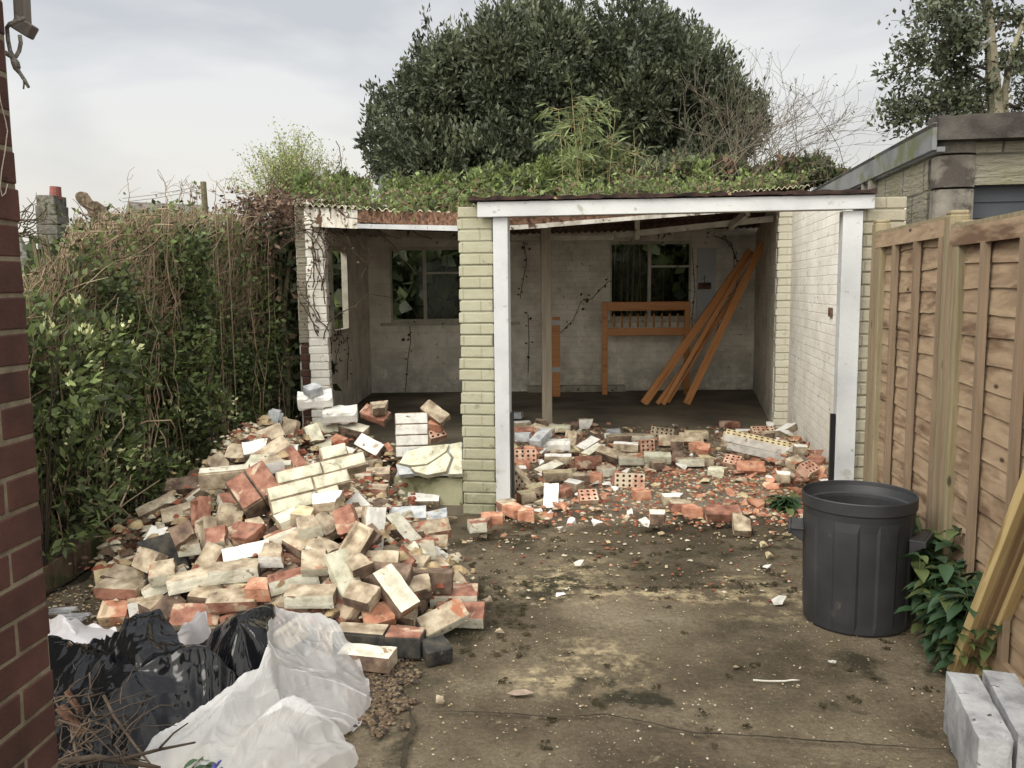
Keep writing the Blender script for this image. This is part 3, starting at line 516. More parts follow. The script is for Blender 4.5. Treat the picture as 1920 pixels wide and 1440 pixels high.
# ------------------------------------------------------------ neighbour's concrete garage
A0 = Vector((D(1752, 400, 5.5).x, 5.5, 0)); ng = thing('concrete_garage', 'neighbouring concrete panel garage with rock faced blocks behind the fence', 'garage', A0)
def NB(mb, name, mats, **kw): return mb.build(name, mats, ng, **kw)
mb = MB(); mb.slab(A0.xy+(U*.1).xy, A0.xy+(U*4.0).xy, .12, 0, 2.42, 0, -1); NB(mb, 'side_wall', m_rock, uv=True)
mb = MB()
for i in range(12):
    z0 = i*.21; prof = []; c = A0+Rr*.12+U*.06
    vs = []
    for z in (z0+.006, z0+.204):
        for q in range(9):
            a_ = math.pi*q/8; vs.append(c-Rr*.12*math.cos(a_)*1.0-U*(.03+.05*math.sin(a_))+Vector((0, 0, z)))
        vs.append(c+Rr*.12+U*.1+Vector((0, 0, z))); vs.append(c-Rr*.12+U*.1+Vector((0, 0, z)))
    mb.add(vs, [(q, (q+1) % 11, 11+(q+1) % 11, 11+q) for q in range(11)]+[tuple(range(11))[::-1], tuple(range(11, 22))])
NB(mb, 'corner_post', m_conc2, bevel=.004)
mb = MB(); f0 = A0+Rr*.24+U*.03; mb.slab(f0.xy, f0.xy+(Rr*2.4).xy, .1, 2.12, 2.42, 0, 1); NB(mb, 'lintel', m_rock, uv=True)
mb = MB(); f0 = A0+Rr*.25+U*.12; mb.slab(f0.xy, f0.xy+(Rr*2.4).xy, .04, 0, 2.12, 0, 1)
for z in (.4, .8, 1.2, 1.62, 1.92, 2.02): mb.slab(f0.xy-(U*.012).xy, f0.xy-(U*.012).xy+(Rr*2.4).xy, .01, z, z+.05, 0, 1)
NB(mb, 'garage_door', m_darkdoor)
mb = MB(); f0 = A0-Rr*.03-U*.10; z0 = D(1750, 262, 5.4).z; z1 = D(1750, 216, 5.4).z; k = 30; vs = []
for i in range(k+1):
    p = f0+Rr*(2.7*i/k); up = random.uniform(-.008, .008)
    for dy, z in ((0, z0), (0, z1+up), (.2, z1+up+.01), (.2, z0)): vs.append(p+U*dy+Vector((0, 0, z)))
mb.add(vs, [(4*i+q, 4*i+4+q, 4*i+4+(q+1) % 4, 4*i+(q+1) % 4) for i in range(k) for q in range(4)]+[(0, 1, 2, 3)]); NB(mb, 'fascia', m_fascia)
mb = MB(); g0 = A0-Rr*.06-U*.09; zb, zt_ = z0-.06, z1-.04; mb.slab(g0.xy, g0.xy+(U*1.33).xy, .03, zb, zt_, 0, -1); mb.slab(g0.xy+(U*1.335).xy, g0.xy+(U*4.2).xy, .03, zb, zt_, 0, -1)
mb.slab(g0.xy+(Rr*.03).xy, g0.xy+(U*4.2).xy+(Rr*.03).xy, .05, zb-.012, zb+.02, 0, -1); NB(mb, 'verge_board', m_verge, bevel=.004)
mb = MB(); mb.slab(g0.xy+(Rr*.0).xy, g0.xy+(U*4.2).xy, 2.8, zt_-.03, zt_-.005, 0, -1); NB(mb, 'roof', m_fascia)
mb = MB(); q_ = A0+U*1.35-Rr*.05; mb.slab(q_.xy, q_.xy+(U*.10).xy, .06, 0, zb, 0, -1); q_ = q_+U*.26; mb.slab(q_.xy, q_.xy+(U*.05).xy, .06, 0, zb, 0, -1); NB(mb, 'wall_post', m_conc2)

# ------------------------------------------------------------ fence
fe = thing('fence', 'lapped larch panel fence with square posts along the right side', 'fence', (2.1, 4, 0))
FB = Vector((D(1650, 500, 4.93).x, 4.93, 0)); FU = Vector((.150, .9887, 0)).normalized(); FN = Vector((-FU.y, FU.x, 0))      # FN points to the drive
def along(s): return FB-FU*s
def fpost(s, zt_, m=m_fencepost):
    mb = MB(); c = along(s); R = Matrix((FU, FN, Vector((0, 0, 1)))).transposed(); h = zt_
    mb.box(c+Vector((0, 0, h/2)), (.075, .085, h), R); k = len(mb.v)
    mb.v[4:8] = [(v[0], v[1], v[2]) for v in mb.v[4:8]]
    mb.box(c+Vector((0, 0, h+.008)), (.068, .078, .02), R); mb.build('post', m, fe, bevel=.008)
zp1 = PL(1655, 418, FB, FU).z; zp2 = 1.5+(531-405)/F*3.78
def panel(s0, s1, zt_, nb):
    pn = None; R = Matrix((FU, FN, Vector((0, 0, 1)))).transposed(); mb = MB(); z = .09; i = 0; a = s0; b = s1; L_ = b-a; mid_ = (a+b)/2
    while z < zt_-.07:
        hh = random.uniform(.10, .125); k = 14; vs = []; ph = random.uniform(0, 6)
        for q in range(k+1):
            s_ = a+L_*q/k; c = along(s_); wv = .005*math.sin(q*.55+ph)+random.uniform(-.002, .002); 
            top = min(z+hh+.02, zt_-.05)
            for off, zz in ((.014, z+wv), (.004, z+wv), (-.003, top+wv), (.003, top+wv)): vs.append(c+FN*off+Vector((0, 0, zz)))
        mb.add(vs, [(4*q+r_, 4*q+(r_+1) % 4, 4*q+4+(r_+1) % 4, 4*q+4+r_) for q in range(k) for r_ in range(4)]); z += hh-.012; i += 1
    o = mb.build('panel', m_fence, fe)
    mb = MB(); cc = along(mid_); mb.box(cc+FN*.034+Vector((0, 0, zt_-.055)), (L_, .022, .075), R); mb.build('top_rail', m_fence, o); mb = MB(); mb.box(cc+FN*.01+Vector((0, 0, zt_-.008)), (L_, .06, .016), R); mb.build('capping', m_fencepost, o)
    mb = MB(); mb.box(cc+FN*.034+Vector((0, 0, .1)), (L_, .022, .06), R); mb.build('bottom_rail', m_fence, o)
    for q in range(nb+1):
        s_ = a+.018+(L_-.036)*q/nb; mb = MB(); mb.box(along(s_)+FN*.036+Vector((0, 0, (zt_-.09+.13)/2)), (.036, .026, zt_-.09-.13), R); mb.build('batten', m_battenwood, o)
fpost(0, zp1); fpost(1.20, zp2); panel(.045, 1.155, zp1-.05, 3); panel(1.245, 3.05, zp2-.045, 5); fpost(3.1, zp2)
fpost(0.115, zp1-.06, m_fencepost); fpost(1.305, zp2-.05, m_fencepost)

# ------------------------------------------------------------ foreground house wall (left)
hw = thing('brick_wall', 'dark red brick corner of the house close to the camera with sandy mortar joints', 'wall', (-1.02, 1.8, 0))
HU = Vector((.063, .998, 0)).normalized(); HN = Vector((HU.y, -HU.x, 0)); HC = Vector((D(46, 545, 1.82).x, 1.82, 0)); R = Matrix((HU, HN, Vector((0, 0, 1)))).transposed()
mb = MB(); ci = 0; z = 0.0
while z < 2.75:
    s = 0; hdr = ci % 2 == 0; first = True
    while s < 1.5:
        l_ = .1025 if hdr else .215
        if first and not hdr: l_ = .215
        c = HC-HU*(s+l_/2)+Vector((0, 0, z+.0325))-HN*.05; e_ = random.uniform(-.003, .003); mb.box(c+HN*e_*.5+HU*(e_ if first else 0), (l_-.001, .10, .065), R, 0, .0016)
        s += l_+.010; hdr = not hdr; first = False
    z += .075; ci += 1
o = mb.build('bricks', m_housebrick, hw, bevel=.003)
mb = MB(); mb.box(HC-HU*.757-HN*.155+Vector((0, 0, 1.37)), (1.51, .305, 2.74), R); mb.build('mortar', m_mortar, hw)
# timber and rope hanging by the wall top
Yr = 1.9; tb = MB(); tb.beam(D(33, -160, Yr), D(44, 60, Yr), .026, .026, up=(0, 1, 0)); tb.beam(D(30, 42, Yr-.02), D(62, 62, Yr-.02), .03, .028)
tag(tb.build('hanging_batten', woodmat('old_grey_batten', (.10, .085, .075), (.16, .14, .12), (.06, .05, .04), 'z'), bevel=.003), 'weathered grey batten end hanging in a rope loop at the wall top', 'batten')
tb = MB(); rp_ = lambda pts, r_: tb.tube([D(a, b, Yr-.05+c) for a, b, c in pts], r_, 8)
rp_([(46, 34, 0), (36, 38, -.01), (18, 45, -.01), (13, 52, 0), (15, 75, 0), (19, 95, 0), (25, 108, 0)], .0042); rp_([(37, 66, 0), (39, 80, 0), (36, 95, 0), (30, 106, 0), (24, 104, -.01)], .0042)
rp_([(-20, 100, -.05), (0, 97, -.03), (12, 100, -.02), (22, 106, -.01), (32, 118, 0), (34, 128, 0)], .0055); rp_([(22, 102, 0), (27, 118, -.01), (30, 128, 0), (38, 138, 0), (46, 150, 0), (54, 164, 0)], [.005, .007, .006, .004, .004, .003]); rp_([(44, 148, 0), (45, 158, 0), (44, 167, 0)], .0018)
tag(tb.build('rope', m_rope, smooth=True), 'knotted grey rope tied round the hanging batten, frayed end dangling', 'rope')
tb = MB(); tb.tube([PL(a, b, HC+HN*.006, HU) for a, b in ((-6, 150), (2, 195), (10, 225), (14, 245), (9, 285), (3, 320), (0, 350), (4, 368), (10, 362), (14, 345))], .0011, 5)
tag(tb.build('string', m_string), 'thin pale string loop hanging down the dark red brick wall', 'string')
# low brick edging beside the drive
kb = thing('brick_edging', 'low mossy brick edging running from the house wall to the rubble heap', 'edging', (-2.4, 4.4, 0)); mb = MB(); y = 3.2; i = 0
while y < 4.75:
    mb.box((-2.43+random.uniform(-.004, .004), y+.05, .055), (.215, .098, .19), None, 0, .003); y += .108
mb.build('bricks', M('mossy_brown_brick', [(.05, .035, .022), (.10, .065, .042), (.12, .09, .05)], 7, 6, .95, spots=((.05, .055, .02), 4, .55), bmp=.7), kb, bevel=.006)
mb = MB()
for i in range(5): mb.box((-2.86+random.uniform(-.02, .02), 3.5+i*.29, .10), (.55, .25, .05), Matrix.Rotation(random.uniform(-.03, .03), 3, 'Z'), 0, .006)
mb.build('slab', M('worn_brown_slab', [(.07, .055, .04), (.11, .09, .065)], 4, 6, .95, spots=((.04, .05, .02), 3, .55), bmp=.5), kb, bevel=.006)
#%%PART3
# ------------------------------------------------------------ bricks
def bm_(name, cols, spots=None, spots2=None, **kw): return M(name, cols, 16, 9, .9, spots, spots2 or ((.13, .10, .07), 21, .645), bmp=.9, bscale=85, bdist=.004, rnd=True, vary=.14, **kw)
k_cream = bm_('cream_paint_on_brick', [(.42, .39, .30), (.56, .53, .425), (.63, .605, .50)], ((.25, .17, .10), 11, .62))
k_white = bm_('white_paint_on_brick', [(.54, .52, .47), (.67, .65, .60), (.72, .70, .66)], ((.36, .26, .18), 12, .64))
k_green = bm_('green_tinged_paint', [(.34, .32, .23), (.49, .465, .35), (.57, .55, .43)], ((.16, .13, .08), 10, .62))
k_grey = bm_('blue_grey_block', [(.24, .25, .255), (.36, .37, .37), (.46, .465, .46)], ((.13, .12, .11), 14, .66))
k_red = bm_('raw_red_brick', [(.14, .065, .045), (.25, .115, .078), (.34, .18, .125)], ((.44, .34, .24), 7, .56))
k_orange = bm_('raw_orange_brick', [(.28, .12, .07), (.42, .20, .125), (.50, .29, .19)], ((.52, .40, .27), 7, .56))
k_brown = bm_('brown_burnt_brick', [(.07, .048, .036), (.14, .095, .068), (.22, .155, .11)], ((.30, .24, .16), 9, .62))
k_tan = bm_('mortar_covered_face', [(.19, .145, .098), (.33, .265, .185), (.47, .40, .29)], ((.30, .12, .065), 7, .62))
k_yel = bm_('yellow_mortar', [(.34, .27, .15), (.49, .41, .25), (.57, .49, .32)], ((.30, .2, .1), 12, .64))
k_dark = bm_('tar_stained_face', [(.018, .018, .017), (.04, .038, .034), (.07, .06, .045)], ((.16, .14, .10), 11, .66))
KINDS = {  # top, bottom, front, back, left, right
 'cream': (k_tan, k_tan, k_cream, k_brown, k_cream, k_brown, 'cream painted'), 'creamtop': (k_cream, k_tan, k_brown, k_red, k_tan, k_tan, 'cream topped'),
 'white': (k_tan, k_tan, k_white, k_red, k_white, k_tan, 'white painted'), 'whitetop': (k_white, k_tan, k_tan, k_tan, k_tan, k_brown, 'white topped'),
 'green': (k_green, k_tan, k_green, k_tan, k_tan, k_green, 'greenish cream'), 'red': (k_red, k_tan, k_red, k_red, k_red, k_brown, 'bare red'),
 'redcream': (k_red, k_tan, k_cream, k_red, k_cream, k_red, 'cream sided red'), 'orange': (k_orange, k_tan, k_orange, k_orange, k_orange, k_orange, 'bright orange'),
 'tan': (k_tan, k_tan, k_brown, k_tan, k_tan, k_tan, 'mortar crusted'), 'tanred': (k_tan, k_tan, k_red, k_tan, k_red, k_tan, 'mortar topped red'),
 'brown': (k_brown, k_tan, k_brown, k_brown, k_tan, k_brown, 'dull brown'), 'grey': (k_grey, k_grey, k_grey, k_grey, k_grey, k_grey, 'blue grey'),
 'yellow': (k_yel, k_tan, k_tan, k_orange, k_orange, k_tan, 'yellow mortared'), 'dark': (k_dark, k_tan, k_dark, k_tan, k_dark, k_tan, 'tar black')}
def pnoise(p, s, k=0):
    x, y, z = p[0]*s+k*3.1, p[1]*s+k*1.7, p[2]*s+k*2.3
    return math.sin(x*1.3+math.sin(y*1.7+k))*.5+math.sin(y*2.1+math.sin(z*1.9+k*2))*.3+math.sin(z*2.7+math.sin(x*2.3))*.2
def brick_mesh(kind, size=(.215, .1025, .065), frog=False, cut=None, seed=0, chip=.0028):
    K = KINDS[kind][:6]; L_, W_, H_ = size; nx, ny, nz = (14, 8, 4) if frog else (9, 5, 4); vs, fs, ms = [], [], []
    rr = random.Random(seed); ph = rr.random()*50
    def shape(x, y, z, top):
        x0, y0, z0 = x, y, z
        if frog and top:
            fx = min(1, max(0, (.40*L_-abs(x))/.008)); fy = min(1, max(0, (.32*W_-abs(y))/.008)); z -= .016*fx*fy
        e = sorted((L_/2-abs(x), W_/2-abs(y), H_/2-abs(z0))); edge = max(0, 1-e[1]/.016)
        if edge > 0:
            a = chip*edge*(.35+.9*max(0, pnoise((x, y, z0), 38, ph))); x -= math.copysign(a, x)*(L_/2-abs(x0) < .012); y -= math.copysign(a, y)*(W_/2-abs(y0) < .012); z -= math.copysign(a, z)*(H_/2-abs(z0) < .012)
        n_ = pnoise((x0, y0, z0), 60, ph)*.0012; x += n_; y += n_; z -= n_
        if cut is not None:
            lim = cut*L_-L_/2+pnoise((0, y0*1.0, z0), 55, ph)*.006+pnoise((0, y0, z0), 19, ph)*.008+y0*rr_t
            if x > lim: x = lim+(x-lim)*.02
        return (x, y, z)
    rr_t = rr.uniform(-.5, .5)
    def grid(f, n1, n2, mi, top=False):
        b = len(vs)
        for i in range(n1+1):
            for j in range(n2+1): vs.append(shape(*f(i/n1-.5, j/n2-.5), top))
        for i in range(n1):
            for j in range(n2):
                a = b+i*(n2+1)+j; fs.append((a, a+n2+1, a+n2+2, a+1)); ms.append(mi)
    grid(lambda u, v: (u*L_, v*W_, H_/2), nx, ny, 0, True); grid(lambda u, v: (-u*L_, v*W_, -H_/2), nx, ny, 1)
    grid(lambda u, v: (u*L_, -W_/2, v*H_), nx, nz, 2); grid(lambda u, v: (-u*L_, W_/2, v*H_), nx, nz, 3)
    grid(lambda u, v: (-L_/2, -u*W_, v*H_), ny, nz, 4); grid(lambda u, v: (L_/2, u*W_, v*H_), ny, nz, 5)
    if cut is not None: ms[-ny*nz:] = [3]*(ny*nz)
    me = bpy.data.meshes.new('brick'); me.from_pydata(vs, [], fs)
    for m in K: me.materials.append(m)
    me.polygons.foreach_set('material_index', ms); me.update(); return me
def perf_mesh(kt, size=(.215, .1025, .065), nx=5, ny=3, sidemats=None, seed=0, name='perforated_brick'):
    L_, W_, H_ = size; mb = MB(); cx, cy = L_/nx, W_/ny; r_ = min(cx, cy)*.29; rr = random.Random(seed); top = {}
    for i in range(nx):
        for j in range(ny):
            x, y = -L_/2+cx*(i+.5), -W_/2+cy*(j+.5)
            for sgn in (1, -1):
                z = H_/2*sgn; O = []; I = []; B = []
                for q in range(8):
                    a = math.pi/4*q+math.pi/8*0; ca, sa = math.cos(a), math.sin(a); s_ = 1/max(abs(ca), abs(sa)); O.append((x+ca*s_*cx/2, y+sa*s_*cy/2, z)); I.append((x+ca*r_, y+sa*r_, z)); B.append((x+ca*r_, y+sa*r_, z-sgn*H_*.49))
                f = [(q, (q+1) % 8, 8+(q+1) % 8, 8+q) for q in range(8)]+[(8+q, 8+(q+1) % 8, 16+(q+1) % 8, 16+q) for q in range(8)]
                if sgn < 0: f = [t[::-1] for t in f]
                b = len(mb.v); mb.add(O+I+B, f, 0 if sgn > 0 else 1); mb.m[-8:] = [2]*8; mb.add(B, [tuple(range(8))] if sgn > 0 else [tuple(range(8))[::-1]], 2)
    x, y, z = L_/2, W_/2, H_/2
    mb.add([(-x, -y, -z), (x, -y, -z), (x, y, -z), (-x, y, -z), (-x, -y, z), (x, -y, z), (x, y, z), (-x, y, z)], [(0, 1, 5, 4)], 3); b = len(mb.v)-8
    for f, m_ in (((1, 2, 6, 5), 4), ((2, 3, 7, 6), 4), ((3, 0, 4, 7), 4)): mb.f.append(tuple(i+b for i in f)); mb.m.append(m_)
    me = bpy.data.meshes.new(name); me.from_pydata(mb.v, [], mb.f); side = sidemats or (kt, kt)
    for m in (kt, kt, k_hole, side[0], side[1]): me.materials.append(m)
    me.polygons.foreach_set('material_index', mb.m); me.update(); return me
k_hole = M('hole_interior', [(.10, .04, .025), (.2, .09, .05)], 8, 3, .95, bmp=0)
MV = {}
for k in KINDS:
    MV[k] = [brick_mesh(k, seed=len(k)*7), brick_mesh(k, seed=len(k)*7+1, chip=.006)]
    MV[k+'/f'] = [brick_mesh(k, frog=True, seed=3+len(k))]
    MV[k+'/h'] = [brick_mesh(k, cut=.48, seed=5+len(k)), brick_mesh(k, cut=.62, seed=15+len(k), chip=.006), brick_mesh(k, cut=.40, seed=25+len(k))]
    MV[k+'/fh'] = [brick_mesh(k, cut=.62, frog=True, seed=8+len(k))]
k_pink = bm_('pale_clay_brick', [(.30, .15, .10), (.45, .26, .18), (.52, .35, .26)], ((.55, .46, .34), 6, .52))
MV['perfor'] = [perf_mesh(k_pink), perf_mesh(k_pink, sidemats=(k_tan, k_pink))]; MV['perftan'] = [perf_mesh(k_tan, sidemats=(k_orange, k_tan))]; MV['perfwhite'] = [perf_mesh(k_pink, sidemats=(k_white, k_pink))]
MV['perfh'] = [perf_mesh(k_pink, size=(.125, .1025, .065), nx=3, ny=3)]
MV['block'] = [brick_mesh('white', size=(.25, .15, .10), seed=91, chip=.012)]; MV['block'][0].materials[0] = k_white; MV['block'][0].materials[5] = k_white
MV['stone'] = [brick_mesh('grey', size=(.17, .10, .09), seed=92, chip=.03)]; MV['tanstone'] = [brick_mesh('tan', size=(.16, .13, .09), seed=93, chip=.035)]
ADJ = {'perfor': 'orange perforated', 'perftan': 'mortar topped perforated', 'perfwhite': 'white sided perforated', 'perfh': 'broken perforated', 'block': 'thick white', 'stone': 'rough grey', 'tanstone': 'rounded tan'}
# landmarks for the wording (photo pixels)
LM = [((590, 755), 'the thick white block at the heap peak'), ((770, 812), 'the four course stack of white bricks'), ((805, 862), 'the cracked green render slab'), ((605, 925), 'the big cream masonry chunk'), ((492, 945), 'the split red masonry chunk'), ((470, 905), 'the cream topped masonry bar'),
      ((320, 1055), 'the tar black block'), ((250, 1000), 'the diagonal wall remnant'), ((795, 925), 'the low rendered wall stub'), ((750, 1210), 'the dark masonry at the front of the heap'), ((860, 1150), 'the right hand corner of the heap'), ((430, 1180), 'the black plastic'), ((640, 1190), 'the clear plastic sheet'), ((235, 1150), 'the frontmost left frogged brick'),
      ((1440, 865), 'the long perforated masonry beam'), ((940, 900), 'the left door jamb'), ((1520, 870), 'the right door jamb'), ((1025, 790), 'the foot of the timber prop'), ((1250, 820), 'the dark open garage floor'), ((1100, 960), 'the garage step'), ((1400, 975), 'the right end of the garage step'), ((1200, 880), 'the dusty middle of the doorway')]
PLACED = []
def frame(ang, q, roll, yaw=0):
    a = math.radians(ang); q = math.radians(q); x = Vector((math.cos(a), math.sin(a)*math.cos(q), math.sin(a)*math.sin(q))); up = Vector((0, -.05, 1)) if abs(x.z) < .93 else Vector((0, -1, 0))
    y = up.cross(x).normalized(); z = x.cross(y); Rm = Matrix.Rotation(math.radians(roll), 3, x); y = Rm @ y; z = Rm @ z; return Matrix((x, y, z)).transposed()
BS = [1.0]; RX = []
def put(me, pos, Rm, name='brick', adj='', group='', noun='brick', cat='brick', label=None):
    o = bpy.data.objects.new(name, me); COL.objects.link(o); o.matrix_world = Matrix.Translation(pos) @ Rm.to_4x4() @ Matrix.Scale(BS[0], 4)
    o['category'] = cat
    if cat != 'brick shard' and cat != 'fragment': RX.append(o)
    if group: o['group'] = group
    if label: o['label'] = label
    else: PLACED.append((o, adj, noun, PJ(pos)))
    return o
# heap surface
TOE = [(-2.30, 4.35), (-1.95, 3.90), (-1.55, 3.62), (-1.0, 3.45), (-.50, 3.42), (-.22, 3.62), (-.16, 4.1), (-.36, 4.8), (-.60, 5.5), (-.42, 5.8), (-.42, 6.3)]
TOEP = TOE+[(-.42, 8), (-2.34, 8)]
def Hp(x, y):
    d = 9
    for (a, b) in zip(TOE, TOE[1:]):
        ex, ey = b[0]-a[0], b[1]-a[1]; t = max(0, min(1, ((x-a[0])*ex+(y-a[1])*ey)/(ex*ex+ey*ey))); d = min(d, math.hypot(x-a[0]-t*ex, y-a[1]-t*ey))
    ins = False
    for (x0, y0), (x1, y1) in zip(TOEP, TOEP[1:]+TOEP[:1]):
        if (y0 > y) != (y1 > y) and x < (x1-x0)*(y-y0)/(y1-y0)+x0: ins = not ins
    if not ins: return -.02
    h = .42*d+.10*(1-math.exp(-d*9)); h = min(h, .04+.92*(x+2.30), .79-1.1*max(0, y-5.9)); h = min(h, .79 if x < -1.15 else .79-.45*(x+1.15))
    return max(h+.04*math.sin(x*5+y*3)*min(1, d*2), -.02)
def hit(px, py, H=Hp, y0=3.0, y1=7.2):
    prev = None; Y = y0
    while Y < y1:
        p = D(px, py, Y)
        if p.z <= H(p.x, p.y): return p
        Y += .02
    return None
hand = '''1095 145 12 15 0 block|1222 198 8 10 -5 block|1060 228 28 35 10 grey|893 262 80 75 0 stone|855 342 28 40 35 tan|965 330 78 70 10 tanred|1140 292 12 25 30 green|1290 300 -22 30 0 creamtop|1390 228 -28 35 15 red
1450 222 20 10 0 tan/h|1695 225 -42 45 10 tanred|1700 325 28 20 10 perfh|1740 300 -20 20 0 orange/h|1110 385 -62 60 10 green/h|1150 400 25 30 40 green/h|1370 395 -35 35 25 whitetop|1285 440 -25 30 20 whitetop/h|1000 482 -50 50 25 red|885 430 42 45 10 cream|745 432 -8 30 30 tan|830 405 20 20 10 whitetop/h
860 482 -4 10 0 green/h|640 505 -50 45 15 tanred|450 592 8 20 0 brown|525 622 46 50 -40 redcream|1395 530 4 15 5 tan|1375 612 -2 15 0 tanred|1640 650 -1 5 0 whitetop|1560 740 6 10 5 grey|1740 768 20 20 0 grey/h|515 765 -82 62 50 red/f|560 868 -82 60 50 tan/f
662 772 80 60 0 tanstone|440 740 22 30 10 tan|1190 712 12 20 0 whitetop/h|1345 725 -48 45 20 whitetop|945 842 28 35 -15 redcream|752 812 42 40 10 redcream/h|862 820 20 30 5 tan/h|700 892 18 30 10 redcream/h|770 962 19 25 -35 white|570 1005 66 60 15 tanred
945 1000 -2 10 10 white/h|1060 932 -32 35 5 tan/h|1140 850 18 25 -5 cream/h|1210 822 -40 40 0 tanred/h|1347 822 86 75 0 whitetop|1530 832 -50 50 -10 creamtop|1672 832 14 20 0 tanred|1310 962 62 60 20 tan/f|1395 900 -48 50 0 brown/h|1520 972 55 50 0 red/h
1640 1005 -10 20 15 tan/h|1712 925 82 75 0 whitetop/h|1762 985 10 15 -5 tan/h|1188 985 -28 30 0 cream/h|700 1092 9 15 -10 cream|1000 1112 20 25 -15 redcream/f|1250 1112 -62 55 0 green|1150 1065 8 10 20 cream/h|1500 1160 -52 55 0 creamtop|1795 1160 -1 5 -8 redcream
1820 1232 -4 8 0 redcream|220 1042 -18 20 5 tan|345 1088 38 45 -20 cream|430 1090 15 25 10 cream/h|485 1132 18 25 -5 cream|195 1110 -6 10 0 tanred|205 1210 6 20 10 orange/fh|330 1215 -30 20 0 tan/h|700 1200 3 10 5 tanred|1120 1215 -1 5 -15 cream
1370 1215 -18 30 5 tan/h|1740 880 6 20 5 tan/h|1600 1290 -20 15 10 tan/h|1270 835 -70 60 10 red/h|1095 800 -15 20 0 yellow/h|1030 780 35 30 0 green/h|1480 400 30 30 0 orange/h|1240 380 -30 30 0 orange/h|930 520 30 20 0 white/h|310 700 35 40 0 tan|470 980 -60 50 0 brown/h
500 940 10 20 0 cream/h|820 900 -10 20 0 red/h|1430 830 -35 20 0 yellow/h|1560 1080 40 40 0 orange/h|1620 1120 20 20 0 tan/h|1440 1080 -10 10 0 brown|1350 1050 30 30 0 tan/h|1660 1180 -30 20 0 brown/h|600 1150 -10 20 0 tan/h|880 1170 0 10 0 orange/h|420 1180 60 30 0 brown/h|1010 420 10 20 0 whitetop/h|1180 470 0 20 0 brown|1080 700 -30 20 0 green/h|1250 760 15 10 0 tan|1460 700 -10 10 0 brown/h|1120 130 40 20 0 grey/h'''
occ = []; BS[0] = 1.0
def kindadj(kd):
    if kd in ADJ: return ADJ[kd]
    b_ = KINDS[kd.split('/')[0]][6]; s_ = kd.split('/')[1] if '/' in kd else ''
    return b_
def noun_of(kd): s_ = kd.split('/')[1] if '/' in kd else ''; return {'': 'brick', 'h': 'half brick', 'f': 'frogged brick', 'fh': 'broken frogged brick'}[s_] if kd not in ('block', 'stone', 'tanstone') else {'block': 'block', 'stone': 'stone', 'tanstone': 'stone'}[kd]
GH = 'demolished bricks heaped left of the pillar'
for e in hand.replace('\n', '|').split('|'):
    zx, zy, ang, q, roll, kd = e.split(); px, py = 180+float(zx)/2.667, 700+float(zy)/2.667
    p = hit(px, py) or D(px, py, 6.1); p = p+Vector((0, 0, .03)); p.z = max(p.z, .045)
    nm = {'block': 'concrete_block', 'stone': 'stone', 'tanstone': 'stone'}.get(kd, 'brick'); lb = None; p.z -= {'198': .09, '228': .15}.get(zy, 0) if px < 660 else 0
    if e.startswith('1095 145'): lb = 'thick white block at the heap peak with a grey brick lying on it'; p.z -= .03
    put(random.choice(MV[kd]), p, frame(float(ang), float(q), float(roll)+random.uniform(4, 30)), nm, kindadj(kd), GH, noun_of(kd), nm.replace('_', ' '), lb); occ.append((px, py))
# big masonry pieces
def masonry(name, cells, thick, mats, c, Rm, label, cat='masonry', jit=.003):
    mb = MB(); xs = [v_ for a in cells for v_ in a[:2]]; ys = [v_ for a in cells for v_ in a[2:4]]
    for a in cells:
        x0, x1, y0, y1 = a[:4]; mt = a[4] if len(a) > 4 else 0; b0 = len(mb.m); mb.box(((x0+x1)/2, (y0+y1)/2, 0), (x1-x0-.008, y1-y0-.008, thick), None, 1, jit)
        mb.m[b0+1] = mt if mt else 0
        if mt == 3: mb.m[b0:] = [3]*6
    for a in cells: mb.box(((a[0]+a[1])/2, (a[2]+a[3])/2, -.002), (a[1]-a[0]+.001, a[3]-a[2]+.001, thick-.012), None, 2)
    o = mb.build(name, mats, bevel=.005); o.matrix_world = Matrix.Translation(c) @ Rm.to_4x4(); tag(o, label, cat); return o
def CR(rows, L_=.225, h=.075, start=0):   # running bond cells from a list of (offset, count)
    out = []
    for j, (o_, n_) in enumerate(rows):
        x = o_
        for i in range(int(n_)): out.append((x, x+L_, (j)*h, (j+1)*h)); x += L_
        if n_ % 1: out.append((x, x+L_*(n_ % 1), j*h, (j+1)*h))
    cx = (min(a[0] for a in out)+max(a[1] for a in out))/2; cy = (min(a[2] for a in out)+max(a[3] for a in out))/2
    return [(a[0]-cx, a[1]-cx, a[2]-cy, a[3]-cy) for a in out]
c = hit(602, 930)+Vector((0, -.06, .10)); masonry('masonry_chunk', CR([(0, 1.5), (.0, 1.8), (.06, 2.0), (.30, .6)]), .1, [k_green, k_tan, k_tan, k_red], c, frame(24, 22, 48), 'big cream painted masonry chunk of four brick courses lying face up on the heap')
c = hit(490, 948)+Vector((0, -.07, .09)); masonry('masonry_chunk', [(-.108, .108, -.105, 0), (-.108, .108, .004, .107)], .14, [k_red, k_brown, k_brown, k_red], c, frame(-52, 42, 30), 'split red masonry chunk of two bricks with bare orange red faces up')
c = hit(474, 912)+Vector((0, -.03, .07)); masonry('masonry_bar', [(-.26, 0, -.035, .035), (0, .22, -.035, .035)], .105, [k_cream, k_tan, k_tan, k_red], c, frame(11, 15, 12), 'long masonry bar with a cream painted top edge and red and tan side')
c = D(773, 815, 5.78); masonry('masonry_chunk', CR([(0, 1)]*4), .1, [k_white, k_tan, k_tan, k_red], c, frame(4, 10, 80), 'upright stack of four white painted bricks still mortared together')
